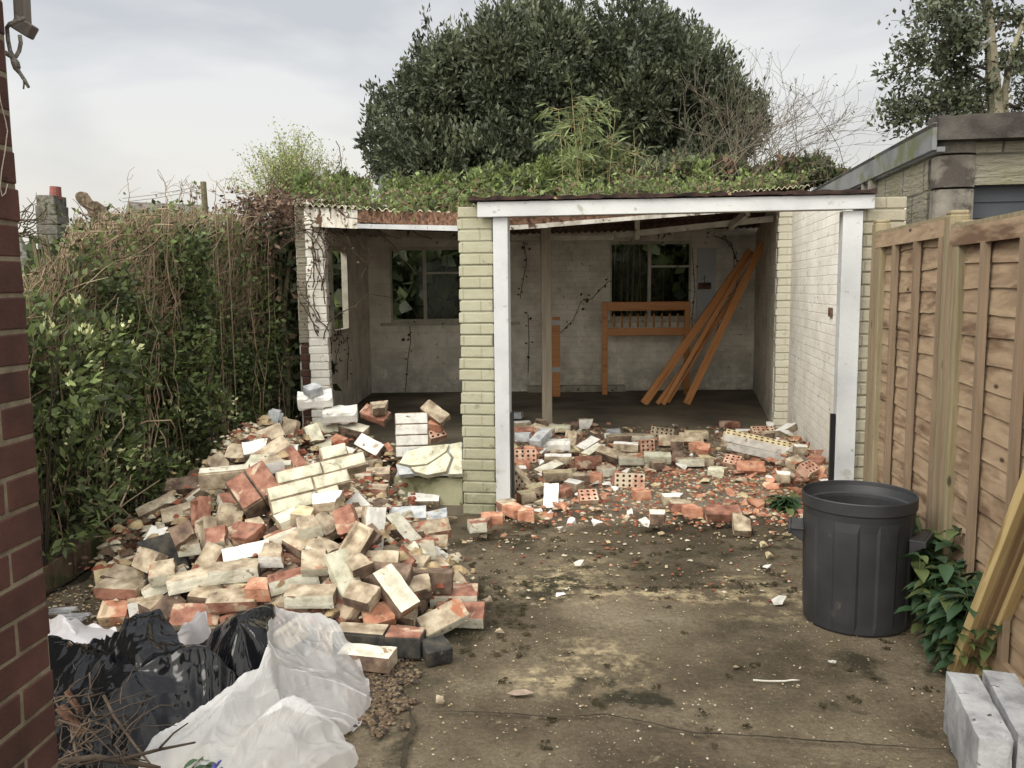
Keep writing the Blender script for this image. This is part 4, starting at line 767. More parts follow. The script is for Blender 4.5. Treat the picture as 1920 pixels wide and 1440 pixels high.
c = G(742, 1212, .06); masonry('masonry_bar', [(-.24, -.02, -.05, .05), (-.02, .13, -.05, .05, 3), ], .10, [k_tan, k_dark, k_dark, k_red], c+Vector((-.02, .05, .0)), frame(-8, 5, 0), 'dark tar stained masonry bar with crumbling tan top at the front of the heap')
c = G(820, 1212, .05); put(MV['dark/h'][0], c, frame(20, 10, 10), 'brick', 'tar black', GH, 'half brick', 'brick', 'tar black half brick at the right end of the dark masonry bar'); occ.append((820, 1212))
c = hit(318, 1058)+Vector((0, -.03, .02)); masonry('masonry_block', [(-.12, .12, -.10, .10)], .16, [k_dark, k_dark, k_dark, k_dark], c, frame(-70, 65, 20), 'tar black block leaning in the left part of the heap', 'block')
# diagonal remnant: base courses of the old wall still in the ground
mb = MB(); a = G(205, 1075); b = Vector((-2.16, 6.6, 0)); k = 9; dd = (b-a).normalized(); nn = Vector((dd.y, -dd.x, 0)); R_ = Matrix((dd, -nn, Vector((0, 0, 1)))).transposed()
for i in range(k):
    for j in range(2+(i > 2)):
        mb.box(a+dd*(.225*i+.1+(.1 if j % 2 else 0))+Vector((0, 0, .04+.075*j)), (.214, .105+random.uniform(-.01, .01), .068), R_ @ Matrix.Rotation(random.uniform(-.05, .05), 3, 'Z'), 0, .004)
for i in range(16): mb.box(a+dd*(.12*i+.05)+Vector((0, 0, .135+.075*(i > 4)+random.uniform(-.004, .012))), (random.uniform(.10, .17), random.uniform(.09, .13), .022), R_ @ Matrix.Rotation(random.uniform(-.3, .3), 3, 'Z'), 1, .007)
tag(mb.build('wall_remnant', [k_red, k_tan], bevel=.006, origin=a), 'base courses of the old wall with mortar topped red bricks running diagonally to the hedge', 'wall remnant')
# cracked render slab against the pillar
sl = [[(748, 868), (762, 846), (800, 836), (842, 832), (836, 846), (800, 870), (770, 872)], [(770, 876), (802, 872), (838, 848), (846, 858), (836, 884), (800, 890), (778, 884)], [(846, 832), (866, 828), (867, 888), (840, 889), (851, 858), (842, 846)], [(742, 870), (766, 876), (776, 888), (748, 890)]]
mb = MB()
for i, pg in enumerate(sl):
    P_ = [D(x, y, 5.52+(890-y)/320+.0*i) for x, y in pg]; nrm = (P_[2]-P_[0]).cross(P_[-1]-P_[0]).normalized(); nrm = nrm if nrm.y > 0 else -nrm; n_ = len(P_); mb.add(P_+[p+nrm*.045 for p in P_], [tuple(range(n_))[::-1], tuple(range(n_, 2*n_))]+[(q, (q+1) % n_, n_+(q+1) % n_, n_+q) for q in range(n_)], 0 if i < 2 else (0 if i == 2 else 1))
mb.add([D(742, 892, 5.56), D(868, 892, 5.56), D(868, 830, 5.74), D(760, 842, 5.70)], [(0, 1, 2, 3)], 1); b0 = len(mb.v)
mb.add([D(742, 892, 5.62), D(868, 892, 5.62), D(868, 830, 5.80), D(760, 842, 5.76)], [(3, 2, 1, 0)], 1)
tag(mb.build('render_slab', [k_green, k_grey], bevel=.003), 'cracked green painted render slab with grey cracks leaning between wall stub and pillar', 'slab')
c = D(690, 1258, 3.25); c.z = .05
put(MV['creamtop'][0], c, frame(-12, 5, 0), 'brick', 'x', GH, 'brick', 'brick', 'cream topped brick half covered by the clear plastic at the front')
# fill the heap between the hand placed ones
PILE = [(205, 1075), (240, 1130), (300, 1165), (420, 1185), (560, 1180), (640, 1205), (760, 1200), (870, 1180), (880, 1120), (850, 1060), (835, 1000), (740, 985), (720, 900), (740, 850), (735, 800), (680, 775), (600, 765), (560, 790), (520, 825), (480, 860), (415, 925), (340, 985), (270, 1035)]
def inside(p, P_):
    x, y = p; c = False
    for (x0, y0), (x1, y1) in zip(P_, P_[1:]+P_[:1]):
        if (y0 > y) != (y1 > y) and x < (x1-x0)*(y-y0)/(y1-y0)+x0: c = not c
    return c
pool = ['cream', 'tan', 'tan', 'cream/h', 'brown', 'redcream', 'tan/h', 'tan/h', 'cream/h', 'tanred', 'tanred/h', 'brown/h', 'redcream', 'red/h', 'green/h', 'whitetop/h', 'yellow/h', 'tan/h', 'creamtop', 'brown', 'orange/h', 'grey/h', 'tan/f', 'red/f', 'tan/fh', 'orange/fh', 'cream']
cnt = 0
for _ in range(5000):
    px, py = random.uniform(200, 885), random.uniform(765, 1205)
    if not inside((px, py), PILE): continue
    if any(abs(px-a)/(30) < 1 and abs(py-b)/(20) < 1 for a, b in occ): continue
    p = hit(px, py)
    if p is None or p.y > 6.6: continue
    kd = random.choice(pool); p.z = max(p.z-.01, .035); put(random.choice(MV[kd]), p, frame(random.uniform(-60, 60), random.uniform(0, 50), random.choice((0, 20, 35, 45, 60, 90))), 'brick', kindadj(kd), GH, noun_of(kd), 'brick'); occ.append((px, py)); cnt += 1
BS[0] = 1.0
# mound of broken mortar under the bricks
nx = 150; xs = np.linspace(-2.34, .0, nx); ys = np.linspace(3.3, 7.0, 220); X, Y = np.meshgrid(xs, ys); Z = np.array([[Hp(x, y) for x in xs] for y in ys]); Z = Z-.085+.05*vn(X, Y, 7, 21)+.02*vn(X, Y, 23, 22)
V = np.stack([X, Y, Z], -1).reshape(-1, 3); i = np.arange(X.size).reshape(X.shape); q = np.stack([i[:-1, :-1], i[:-1, 1:], i[1:, 1:], i[1:, :-1]], -1).reshape(-1, 4); q = q[(V[q][:, :, 2].max(1) > -.03)]
m_mound = M('crushed_mortar_mound', [(.028, .020, .013), (.08, .058, .037), (.19, .145, .095)], 16, 7, .95, spots=((.22, .08, .045), 13, .6), bmp=1.0, bscale=50, bdist=.02)  # mortar colour darkened to paint the shade in the gaps between bricks
tag(fast('crushed_mortar', V, q, np.zeros(len(q)), [m_mound]), kind='stuff')
# ------------------------------------------------------------ garage rubble
def Hg(x, y):
    px, py = PJ((x, y, .08)); h = .06
    h += .10*math.exp(-((px-985)/70)**2-((py-860)/55)**2)+.06*math.exp(-((py-845)/25)**2)*(960 < px < 1560)+.21*math.exp(-((px-1520)/62)**2-((py-860)/45)**2)
    return h
ghand = '''200 112 0 0 0 grey/h|200 160 10 10 0 whitetop|330 148 0 10 0 tan/h|310 190 -32 30 10 tanred|210 202 0 10 10 red|398 178 -10 10 0 green|470 165 20 20 10 brown/h|543 160 5 10 90 whitetop/h|250 250 5 0 0 grey/h|305 255 60 40 0 grey|372 265 0 0 0 block|450 248 80 55 10 tanred/f|540 268 46 40 10 whitetop|580 300 44 40 0 creamtop
645 318 -38 35 20 tan/f|540 362 1 10 80 red|730 272 -14 10 0 whitetop|832 275 12 10 80 perfh|765 335 -2 5 10 cream|868 345 -6 10 10 green|925 362 10 10 0 tan/h|1050 350 4 5 -5 cream|800 228 -3 10 0 cream|912 212 -24 20 70 perftan|1055 235 -10 10 40 tanred|1080 210 -2 5 0 yellow|700 232 5 10 0 tan|212 330 4 5 75 perfor
290 302 8 10 30 orange/h|390 335 -4 10 0 whitetop|345 392 38 35 10 creamtop|200 462 -60 60 75 perftan|385 438 4 10 0 yellow|475 435 5 15 0 tan/f|500 478 -28 20 0 whitetop/h|748 455 -8 8 78 perfwhite|540 535 6 10 30 perfh|356 540 86 78 0 whitetop|300 485 30 20 0 yellow/h|842 512 10 10 0 orange/h|990 540 2 5 0 whitetop/h|935 632 -6 10 0 creamtop/h
1215 615 -4 5 20 red|1303 640 85 70 0 tan/h|1245 158 -8 5 0 red|1335 203 -8 10 0 whitetop/h|1412 200 2 5 30 perfor|1530 190 42 30 -10 whitetop|1520 272 -10 20 20 tan/h|1642 290 -4 10 0 whitetop/h|1240 248 70 50 0 tan|1150 292 -25 20 20 orange/h|1262 352 -30 20 30 perfh|1352 382 -8 10 40 orange|1210 402 -20 10 0 green/h|992 312 80 60 0 brown/h|30 670 12 10 0 redcream/h|92 640 5 10 0 orange/h
205 612 -50 20 0 orange/h|265 622 -20 10 0 orange/h|160 400 5 10 0 whitetop|660 390 20 20 0 cream/h|700 425 70 60 10 red/h|1020 265 -10 10 0 tan/h|1110 265 30 20 0 orange/h|950 255 -5 10 60 tan|1430 240 5 10 0 brown/h|1600 350 30 30 10 tan/h|1640 415 40 20 30 perfh|1690 400 60 50 0 orange/h|1310 235 -5 10 0 yellow/h|1470 215 10 10 0 tan/h|620 440 -30 20 0 orange/h|440 490 50 20 0 red/h|270 520 20 20 0 yellow/h|170 560 30 30 0 tanred/h|420 310 10 10 0 tan/h|250 370 0 10 0 orange/h|230 420 20 20 10 yellow/h|1560 430 -10 10 0 whitetop/h|1100 600 5 10 0 orange/h|1030 575 0 0 0 tanred/h|690 200 10 10 0 grey/h|1160 340 0 10 0 yellow/h|150 245 -30 20 0 orange/h|1700 340 50 30 0 red/h'''
GG = 'loose bricks scattered across the garage doorway'
for e in ghand.replace('\n', '|').split('|'):
    zx, zy, ang, q, roll, kd = e.split(); px, py = 900+float(zx)/2.667, 740+float(zy)/2.667
    p = hit(px, py+3, Hg, 4.5, 11) or G(px, py, .06); p = p+Vector((0, 0, .036 if abs(float(roll)) < 50 else .05))
    nm = {'block': 'concrete_block'}.get(kd, 'brick'); put(random.choice(MV[kd]), p, frame(float(ang), float(q)*.6, float(roll)), nm, kindadj(kd), GG, noun_of(kd), nm.replace('_', ' '))
c = hit(1437, 862, Hg, 4.5, 11)+Vector((0, 0, .13)); me = perf_mesh(k_yel, size=(.66, .1025, .065), nx=15, ny=2, sidemats=(k_white, k_orange), name='masonry_beam'); Rm = frame(-21, 30, 12)
mbm = bpy.data.objects.new('masonry_beam', me); COL.objects.link(mbm); mbm.matrix_world = Matrix.Translation(c) @ Rm.to_4x4(); tag(mbm, 'long beam of perforated bricks with yellow mortar top and white side by the right jamb', 'masonry')
m2_ = MB(); m2_.box((.02, 0, -.072), (.63, .1, .068), None, 1, .003); m2_.m[0:6] = [1, 1, 0, 1, 1, 1]; m2_.box((0, 0, -.036), (.62, .095, .012), None, 1); o = bpy.data.objects.new('lower_course', None) if False else None
me2 = bpy.data.meshes.new('lower_course'); me2.from_pydata(m2_.v, [], m2_.f); me2.materials.append(k_white); me2.materials.append(k_tan); me2.polygons.foreach_set('material_index', m2_.m); o = bpy.data.objects.new('lower_course', me2); COL.objects.link(o); o.parent = mbm
# shards
def shard_mesh(mat, seed, s=.05):
    r_ = random.Random(seed); mb = MB(); bmm = bmesh.new()
    for _ in range(11): bmm.verts.new((r_.uniform(-1, 1)*s, r_.uniform(-.7, .7)*s, r_.uniform(-.45, .45)*s))
    bmesh.ops.convex_hull(bmm, input=bmm.verts); 
    loose = [v for v in bmm.verts if not v.link_faces]; bmesh.ops.delete(bmm, geom=loose, context='VERTS')
    me = bpy.data.meshes.new('brick_shard'); bmm.to_mesh(me); bmm.free(); me.materials.append(mat); return me
import bmesh
SH = [(shard_mesh(m, 10*i+j), nm) for i, (m, nm) in enumerate(((k_orange, 'orange'), (k_red, 'dark red'), (k_tan, 'tan'), (k_yel, 'yellowish'), (k_white, 'white'), (k_orange, 'orange'), (k_orange, 'orange'))) for j in range(3)]
GZ = [(960, 800), (1100, 790), (1330, 800), (1470, 795), (1550, 870), (1555, 930), (1500, 975), (1200, 985), (960, 985)]
pts_ = []; n_sh = 0
while n_sh < 290:
    px, py = random.uniform(940, 1560), random.uniform(795, 990)
    if not inside((px, py), GZ): continue
    dens = .25+.75*math.exp(-((px-1000)/110)**2)+1.6*math.exp(-((px-1495)/85)**2-((py-860)/50)**2)+.5*math.exp(-((py-850)/28)**2)
    if random.random() > dens*1.0: continue
    if any(abs(px-a) < 7 and abs(py-b) < 4.5 for a, b in pts_): continue
    pts_.append((px, py)); me, nm = random.choice(SH); p = hit(px, py, Hg, 4.5, 11) or G(px, py, .06); sc_ = random.uniform(.55, 1.25)*(1.25 if px > 1400 else 1); z = p+Vector((0, 0, .012*sc_))
    o = put(me, z, Matrix.Rotation(random.uniform(0, 6.3), 3, 'Z') @ Matrix.Rotation(random.uniform(-.5, .5), 3, 'X') @ Matrix.Scale(sc_, 3), 'brick_shard', 'small '+nm if sc_ < .9 else 'chunky '+nm, 'broken brick shards strewn across the garage doorway', 'brick shard', 'brick shard'); n_sh += 1
# stray shards and stones on the drive
for px, py, nm, s in ((1085, 1055, 4, 1.0), (1437, 1062, 4, .9), (1440, 1040, 3, .8), (945, 1003, 0, .6), (1000, 1005, 0, .5), (1145, 1060, 0, .4), (985, 1300, 2, .01), (824, 1312, 2, .7), (1010, 1308, 4, .01), (1475, 1000, 3, .9), (1450, 998, 0, .7), (1430, 1020, 3, .8), (1052, 1115, 4, .7), (1460, 1125, 4, 1.3), (1020, 1010, 2, .5), (1140, 1015, 3, .6), (935, 1185, 2, .7), (915, 1125, 2, .9), (1240, 1000, 3, .6), (1345, 985, 0, .8), (1305, 985, 0, .7), (1250, 975, 2, 1.1), (1220, 970, 3, .9), (1050, 990, 4, .8), (1380, 1250, 2, .4), (1560, 1240, 4, .5), (1210, 1330, 4, .01), (905, 1005, 2, .8), (880, 1015, 2, .6), (970, 1012, 3, .4)):
    if s < .1: continue
    me, cn = SH[nm*3+random.randint(0, 2)]; put(me, G(px, py, .012+.012*s), Matrix.Rotation(random.uniform(0, 6.3), 3, 'Z') @ Matrix.Scale(s*.75, 3), 'brick_shard', cn, 'stray fragments on the open drive', 'fragment', 'fragment')
# let the pieces settle: push overlapping ones apart, upwards rather than down
def settle(objs, fixed, it=45):
    S_ = []; I_ = []
    for i, o in enumerate(objs+fixed):
        mw = o.matrix_world; xs = [v.co.x for v in o.data.vertices]; x0, x1 = min(xs), max(xs); ys = [v.co.y for v in o.data.vertices]; y1 = max(ys); hz = max(v.co.z for v in o.data.vertices); n1 = max(1, int((x1-x0)/.06)); n2 = max(1, int(2*y1/.05))
        for a in range(n1):
            for b in range(n2): S_.append(list(mw @ Vector((x0+(x1-x0)*(a+.5)/n1, -y1+2*y1*(b+.5)/n2, 0)))+[max(hz, .026)*BSs(o)]); I_.append(i)
    S_ = np.array(S_); I_ = np.array(I_); n = len(objs); off = np.zeros((n+len(fixed), 3)); nobj = n+len(fixed)
    for k in range(it):
        P_ = S_[:, :3]+off[I_]; d = P_[:, None]-P_[None]; L2 = np.sqrt((d**2).sum(-1))+1e-6; ov = (S_[:, 3][:, None]+S_[:, 3][None])-L2; ov[(ov < 0) | (I_[:, None] == I_[None])] = 0
        w_ = d/L2[..., None]*ov[..., None]; push = np.zeros((nobj, 3)); cnt_ = np.zeros(nobj); np.add.at(push, I_, w_.sum(1)); np.add.at(cnt_, I_, (ov > 0).sum(1)); push /= np.maximum(cnt_, 1)[:, None]; push[:, 2] = np.maximum(push[:, 2], -.1*abs(push[:, 2])); push[:, :2] *= .45; push[n:] = 0; off += push*.55; off[:, :2] = np.clip(off[:, :2], -.05, .05); off[:, 2] = np.clip(off[:, 2], -.01, .10)
    for i, o in enumerate(objs): m_ = o.matrix_world.copy(); m_.translation += Vector(off[i]); o.matrix_world = m_
def BSs(o): return o.matrix_world.to_scale().x
bpy.context.view_layer.update()
FX = [o for o in COL.objects if o.name.split('.')[0] in ('masonry_chunk', 'masonry_bar', 'masonry_block', 'masonry_beam')]
settle([o for o in RX if o['group'] == GH], [o for o in FX if o.matrix_world.translation.x < -.3]); settle([o for o in RX if o['group'] == GG], [o for o in FX if o.matrix_world.translation.x > 0], 30)
# ---- labels: each placed piece named by its nearest landmark
ORD = ['closest', 'second closest', 'third closest', 'fourth closest', 'fifth closest', 'sixth closest', 'seventh closest', 'eighth closest', 'ninth closest', 'tenth closest', 'eleventh closest', 'twelfth closest', 'thirteenth closest', 'fourteenth closest', 'fifteenth closest', 'sixteenth closest']
LMD = LM+[((1085, 1055), 'the pale stone in the middle of the drive'), ((1600, 1050), 'the black bin')]
from collections import defaultdict
buck = defaultdict(list)
for o, adj, noun, (px, py) in PLACED:
    j = min(range(len(LMD)), key=lambda i: (LMD[i][0][0]-px)**2+(2*(LMD[i][0][1]-py))**2); dx, dy = px-LMD[j][0][0], py-LMD[j][0][1]
    dr = ('right of' if dx > 0 else 'left of') if abs(dx) > 1.3*abs(dy) else ('below' if dy > 0 else 'above'); buck[(adj, noun, dr, j)].append((math.hypot(dx, dy), o))
for (adj, noun, dr, j), lst in buck.items():
    lst.sort(key=lambda t: t[0])
    for i, (_, o) in enumerate(lst):
        o['label'] = f"{adj} {noun} {dr} {LMD[j][1]}" if len(lst) == 1 else f"{adj} {noun}, {ORD[min(i, 15)]} {dr} {LMD[j][1]}"
# ------------------------------------------------------------ crumbs (uncountable)
def crumbs(name, P_, size, mats, flat=.5, mi=None):
    P_ = np.asarray(P_); n = len(P_); base_ = np.array([[-1, -.6, 0], [.9, -.8, 0], [1, .7, 0], [-.8, .9, 0], [-.3, -.4, 1], [.5, -.3, .8], [.4, .4, 1], [-.5, .5, .8]]); s = size*(.4+rng.random(n)**2*1.2)
    Vb = base_[None]*s[:, None, None]*np.array([1, .8, flat])+rng.normal(0, .18, (n, 8, 3))*s[:, None, None]*np.array([1, 1, .4]); a = rng.random(n)*6.28; ca, sa = np.cos(a)[:, None], np.sin(a)[:, None]
    x = Vb[:, :, 0]*ca-Vb[:, :, 1]*sa; y = Vb[:, :, 0]*sa+Vb[:, :, 1]*ca; V = np.stack([x, y, Vb[:, :, 2]], -1)+P_[:, None]
    f = np.array([[4, 5, 6, 7], [0, 1, 5, 4], [1, 2, 6, 5], [2, 3, 7, 6], [3, 0, 4, 7]]); Fq = (f[None]+np.arange(n)[:, None, None]*8).reshape(-1, 4); m_ = np.repeat(mi if mi is not None else rng.integers(0, len(mats), n), 5)
    tag(fast(name, V.reshape(-1, 3), Fq, m_, mats), kind='stuff')
def pxpts(n, x0, x1, y0, y1, z, dens=None):
    out = []
    while len(out) < n:
        px, py = random.uniform(x0, x1), random.uniform(y0, y1)
        if dens and random.random() > dens(px, py): continue
        out.append(list(G(px, py, z)))
    return out
fl = lambda n, c: M(n, [tuple(x*.6 for x in c), c], 30, 3, .95, bmp=0)
cm = [fl('crumb_orange', (.42, .15, .075)), fl('crumb_tan', (.40, .30, .17)), fl('crumb_brown', (.12, .08, .05)), fl('crumb_red', (.26, .085, .05)), fl('crumb_pale', (.52, .46, .34))]
crumbs('brick_crumbs', pxpts(8500, 950, 1560, 800, 985, .062, lambda a, b: .2+.8*math.exp(-((b-870)/60)**2)+.6*math.exp(-((a-1500)/60)**2)), .014, cm)
crumbs('mortar_crumbs', pxpts(520, 880, 1560, 985, 1130, .004, lambda a, b: .9 if b < 1020 else .3), .009, cm[1:])
crumbs('grit', pxpts(1500, 780, 1800, 1000, 1440, .004), .0035, [cm[1], cm[2], cm[4]], .6)
crumbs('heap_crumbs', [[p[0]+random.gauss(0, .05), p[1]+random.gauss(0, .05), Hp(p[0], p[1])+random.uniform(-.02, .03)] for p in [(random.uniform(-2.25, -.15), random.uniform(3.5, 6.2)) for _ in range(4200)] if Hp(*p) > .07], .015, cm[1:])
crumbs('heap_rubble', [[p[0], p[1], Hp(p[0], p[1])+random.uniform(-.01, .05)] for p in [(random.uniform(-2.2, -.2), random.uniform(3.5, 6.1)) for _ in range(1500)] if Hp(*p) > .07], .028, [cm[1], cm[2], cm[3], cm[1], cm[4]], .7)
crumbs('gravel', pxpts(2600, 640, 850, 1235, 1400, .006, lambda a, b: max(0, min(1, (795-(b-1235)*.25+14*math.sin(b*.13)+8*math.sin(b*.37)-a)/25))*max(0, min(1, (1375+15*math.sin(a*.1)-b)/20))), .007, [cm[2], fl('grit_tan', (.19, .145, .09)), fl('grit_dark', (.05, .04, .03)), cm[2]])
crumbs('gravel_edge', pxpts(700, 90, 250, 1100, 1170, .006), .006, [cm[2], cm[1], cm[4], fl('grit_dk', (.05, .04, .03))])
moss = M('moss', [(.022, .017, .009), (.045, .036, .018), (.06, .05, .025)], 40, 4, 1, bmp=.8)
cl = [(random.uniform(860, 1500), random.uniform(985, 1120)) for _ in range(120)]+[(random.uniform(860, 1000), random.uniform(1100, 1230)) for _ in range(45)]+[(random.uniform(900, 1750), random.uniform(1120, 1420)) for _ in range(26)]
mp_ = []
for a, b in cl:
    g_ = G(a, b, .004); r_ = random.uniform(.004, .018)
    for _ in range(int(14+r_*600)): mp_.append([g_.x+random.gauss(0, r_), g_.y+random.gauss(0, r_), .003])
crumbs('moss_clumps', mp_, .005, [moss], .8)
#%%PART4
# ------------------------------------------------------------ bin
bc = G(1602, 1160); bn = thing('dustbin', 'black ribbed plastic dustbin without a lid standing on the drive by the fence', 'dustbin', bc); HB = .585
def ribs(a, z):
    t_ = (a*8/(2*math.pi)) % 1; return .0035 if t_ < .5 else -.002
mb = MB(); R0, R1 = .222, .232; N_ = 128
prof = [(.0, .012), (R0-.03, .010), (R0-.008, .0), (R0, .012)]
prof2 = [(R0+(R1-R0)*k/12, .012+(HB-.10)*k/12) for k in range(13)]
mb.lathe(bc, prof, N_); mb.lathe(bc, prof2, N_, fn=lambda a, z: ribs(a, z) if .03 < z < HB-.12 else 0)
mb.lathe(bc, [(R1, HB-.088), (R1+.004, HB-.06), (R1+.009, HB-.052), (R1+.010, HB-.004), (R1+.007, HB), (R1+.004, HB-.002), (R1+.002, HB-.02), (R1-.008, HB-.05), (R1-.016, HB-.056), (R1-.018, HB-.07), (R0-.006, .02), (0, .018)], N_)
mb.build('bucket', m_rubber, bn, smooth=False)
for ang in (-36, 162):
    a = math.radians(ang); e = Vector((math.cos(a), math.sin(a), 0)); t = Vector((-e.y, e.x, 0)); c = bc+e*(R1-.002)+Vector((0, 0, .405)); R_ = Matrix((t, e, Vector((0, 0, 1)))).transposed(); h = MB()
    for sx_ in (-.085, .077): h.add([c+t*sx_+v for v in (Vector((0, 0, -.045)), Vector((0, 0, .02)), e*.062+Vector((0, 0, .02)), e*.062+Vector((0, 0, -.004)))]+[c+t*(sx_+.008)+v for v in (Vector((0, 0, -.045)), Vector((0, 0, .02)), e*.062+Vector((0, 0, .02)), e*.062+Vector((0, 0, -.004)))], [(0, 1, 2, 3), (7, 6, 5, 4), (0, 3, 7, 4), (1, 5, 6, 2), (2, 6, 7, 3), (0, 4, 5, 1)])
    h.box(c+t*.004+e*.060+Vector((0, 0, .008)), (.18, .012, .030), R_); h.box(c+t*.004+e*.025+Vector((0, 0, .018)), (.18, .055, .006), R_); h.build('handle', m_rubber, bn, bevel=.003)
# ------------------------------------------------------------ concrete blocks, leaning timbers
m_lightblock = M('grey_lightweight_block', [(.22, .22, .225), (.33, .33, .335), (.41, .41, .41)], 11, 9, .95, spots=((.05, .045, .035), 22, .64), bmp=.9, bscale=70, bdist=.006, rnd=True)
def cblock(c0, c1, wv, label):
    a = G(*c0, .215); b = G(*c1, .215); d = (b-a); ln = .44; d.normalize(); s_ = Vector((-d.y, d.x, 0)); b_ = a+d*ln; me = brick_mesh('grey', size=(ln, wv, .213), seed=int(c0[0]), chip=.006)
    for i in range(6): me.materials[i] = m_lightblock
    o = bpy.data.objects.new('concrete_block', me); COL.objects.link(o); o.matrix_world = Matrix.Translation((a+b_)/2+s_*wv/2*(1 if s_.x > 0 else -1)-Vector((0, 0, .1065))) @ Matrix((d, s_, Vector((0, 0, 1)))).transposed().to_4x4(); tag(o, label, 'concrete block')
cblock((1773, 1257), (1819, 1354), .10, 'grey concrete block on edge, left one of the two in the bottom right corner')
cblock((1841, 1254), (1912, 1385), .10, 'grey concrete block on edge, right one nearest the fence corner')
tl = [((1791, 1262), (1912, 955), .055, m_freshwood, 'palest fresh sawn timber, leftmost of the four leaning on the fence'), ((1806, 1262), (1930, 952), .05, m_stainwood, 'brown timber leaning just right of the palest one'), ((1822, 1262), (1948, 955), .055, m_stainwood, 'darker brown timber, third of the four leaning on the fence'), ((1838, 1264), (1962, 965), .055, m_freshwood, 'outermost pale timber of the four leaning on the fence, nearest the corner')]
for f_, t_, w_, m_, lb in tl:
    a = G(*f_); b = D(*t_, 2.72); d = (b-a); b = a+d*1.55; d.normalize(); ln = (b-a).length; y = d.cross(Vector((.2, -1, 0))).normalized(); z = d.cross(y); mb = MB(); mb.box((0, 0, 0), (w_, .032, ln)); o = mb.build('timber', m_, bevel=.003)
    o.matrix_world = Matrix.Translation((a+b)/2+Vector((0, 0, .01))) @ Matrix((y, z, d)).transposed().to_4x4(); tag(o, lb, 'timber', 'timbers leaning on the fence')
mb = MB(); mb.tube([G(x, y, .006) for x, y in ((1412, 1275), (1440, 1277), (1470, 1277), (1485, 1275), (1501, 1275))], .0035, 5); tag(mb.build('white_stick', m_oldwhite), 'thin white plastic strip lying on the bare drive', 'strip')
# dry leaf on the drive
mb = MB(); P_ = [G(x, y, .008+z) for x, y, z in ((950, 1300, 0), (965, 1293, .006), (985, 1292, .008), (1003, 1299, .002), (985, 1303, .004), (965, 1304, .004))]; mb.add(P_, [tuple(range(6))]); tag(mb.build('dry_leaf', M('dry_leaf', [(.26, .19, .14), (.34, .26, .2)], 20, 3, .8, bmp=.3)), 'curled pale brown dead leaf on the drive near the crack', 'leaf')
# ------------------------------------------------------------ vegetation
g_dark = leafmat('dark_evergreen_leaf', (.050, .061, .037), .3, .45, .18); g_dark2 = leafmat('mid_evergreen_leaf', (.080, .092, .052), .3, .45, .18); g_olive = leafmat('olive_leaf', (.075, .085, .045), .3, .5, .2)
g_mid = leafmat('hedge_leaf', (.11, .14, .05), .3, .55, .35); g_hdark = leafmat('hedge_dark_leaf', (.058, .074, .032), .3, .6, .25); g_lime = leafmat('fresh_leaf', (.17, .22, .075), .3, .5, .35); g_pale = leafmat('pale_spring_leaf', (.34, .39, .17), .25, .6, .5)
g_flower = leafmat('cream_flower', (.55, .56, .28), .2, .6, .3); g_brown = leafmat('dead_leaf', (.13, .085, .055), .35, .8, .1); g_broad = leafmat('broad_leaf', (.030, .062, .026), .25, .5, .15); g_bamboo = leafmat('bamboo_leaf', (.17, .21, .09), .3, .5, .3)
m_twig = M('tan_twig', [(.16, .115, .07), (.28, .21, .135), (.36, .28, .19)], 5, 3, .9, bmp=0); m_twigd = M('dark_twig', [(.035, .027, .02), (.075, .058, .042)], 5, 3, .9, bmp=0); m_bark = M('mossy_bark', [(.07, .06, .035), (.15, .125, .075)], 6, 5, .95, bmp=.8)
m_barkp = M('pale_bark', [(.14, .125, .085), (.24, .215, .15)], 4, 5, .95, bmp=.6)
class SB:      # many thin stems quickly
    def __init__(s): s.V = []; s.F = []; s.n = 0
    def stem(s, pts, r0, r1, k=3):
        pts = np.asarray(pts, float); m = len(pts); d = np.gradient(pts, axis=0); d /= np.linalg.norm(d, axis=1, keepdims=True)+1e-9; ref = np.array([.31, .95, .05]) if abs(d[0, 2]) > .5 else np.array([0, 0, 1.]); x = np.cross(d, ref); x /= np.linalg.norm(x, axis=1, keepdims=True)+1e-9; y = np.cross(d, x)
        r_ = np.linspace(r0, r1, m)[:, None]; ring = [pts+(x*math.cos(6.283*q/k)+y*math.sin(6.283*q/k))*r_ for q in range(k)]; V = np.stack(ring, 1).reshape(-1, 3); i = np.arange(m-1)[:, None]*k+np.arange(k)[None]; j = np.arange(m-1)[:, None]*k+(np.arange(k)[None]+1) % k
        s.V.append(V); s.F.append((np.stack([i, j, j+k, i+k], -1).reshape(-1, 4))+s.n); s.n += len(V)
    def build(s, name, mat, parent): return fast(name, np.concatenate(s.V), np.concatenate(s.F), np.zeros(sum(len(f) for f in s.F)), [mat], parent=parent)
def npath(p, d, k, st, wob, up=0.0):
    p = np.array(p, float); d = np.array(d, float); d /= np.linalg.norm(d); out = [p.copy()]
    for _ in range(k): d = d+rng.normal(0, wob, 3)+np.array([0, 0, up]); d /= np.linalg.norm(d); p = p+d*st; out.append(p.copy())
    return np.array(out)
def rosettes(C, Nn, n, size, asp, spread=.05, nm=1):
    C = np.repeat(np.asarray(C), n, 0)+rng.normal(0, spread, (len(C)*n, 3)); Nn = np.repeat(np.asarray(Nn), n, 0)+rng.normal(0, .6, (len(Nn)*n, 3)); return leafcloud(C, Nn, size, asp, nm)
def joined(parts):
    Vs, Fs, Ms, n = [], [], [], 0
    for (V, Fq, mi), off in parts: Vs.append(V); Fs.append(Fq+n); Ms.append(mi*0+off if np.isscalar(off) else off); n += len(V)
    return np.concatenate(Vs), np.concatenate(Fs), np.concatenate(Ms)
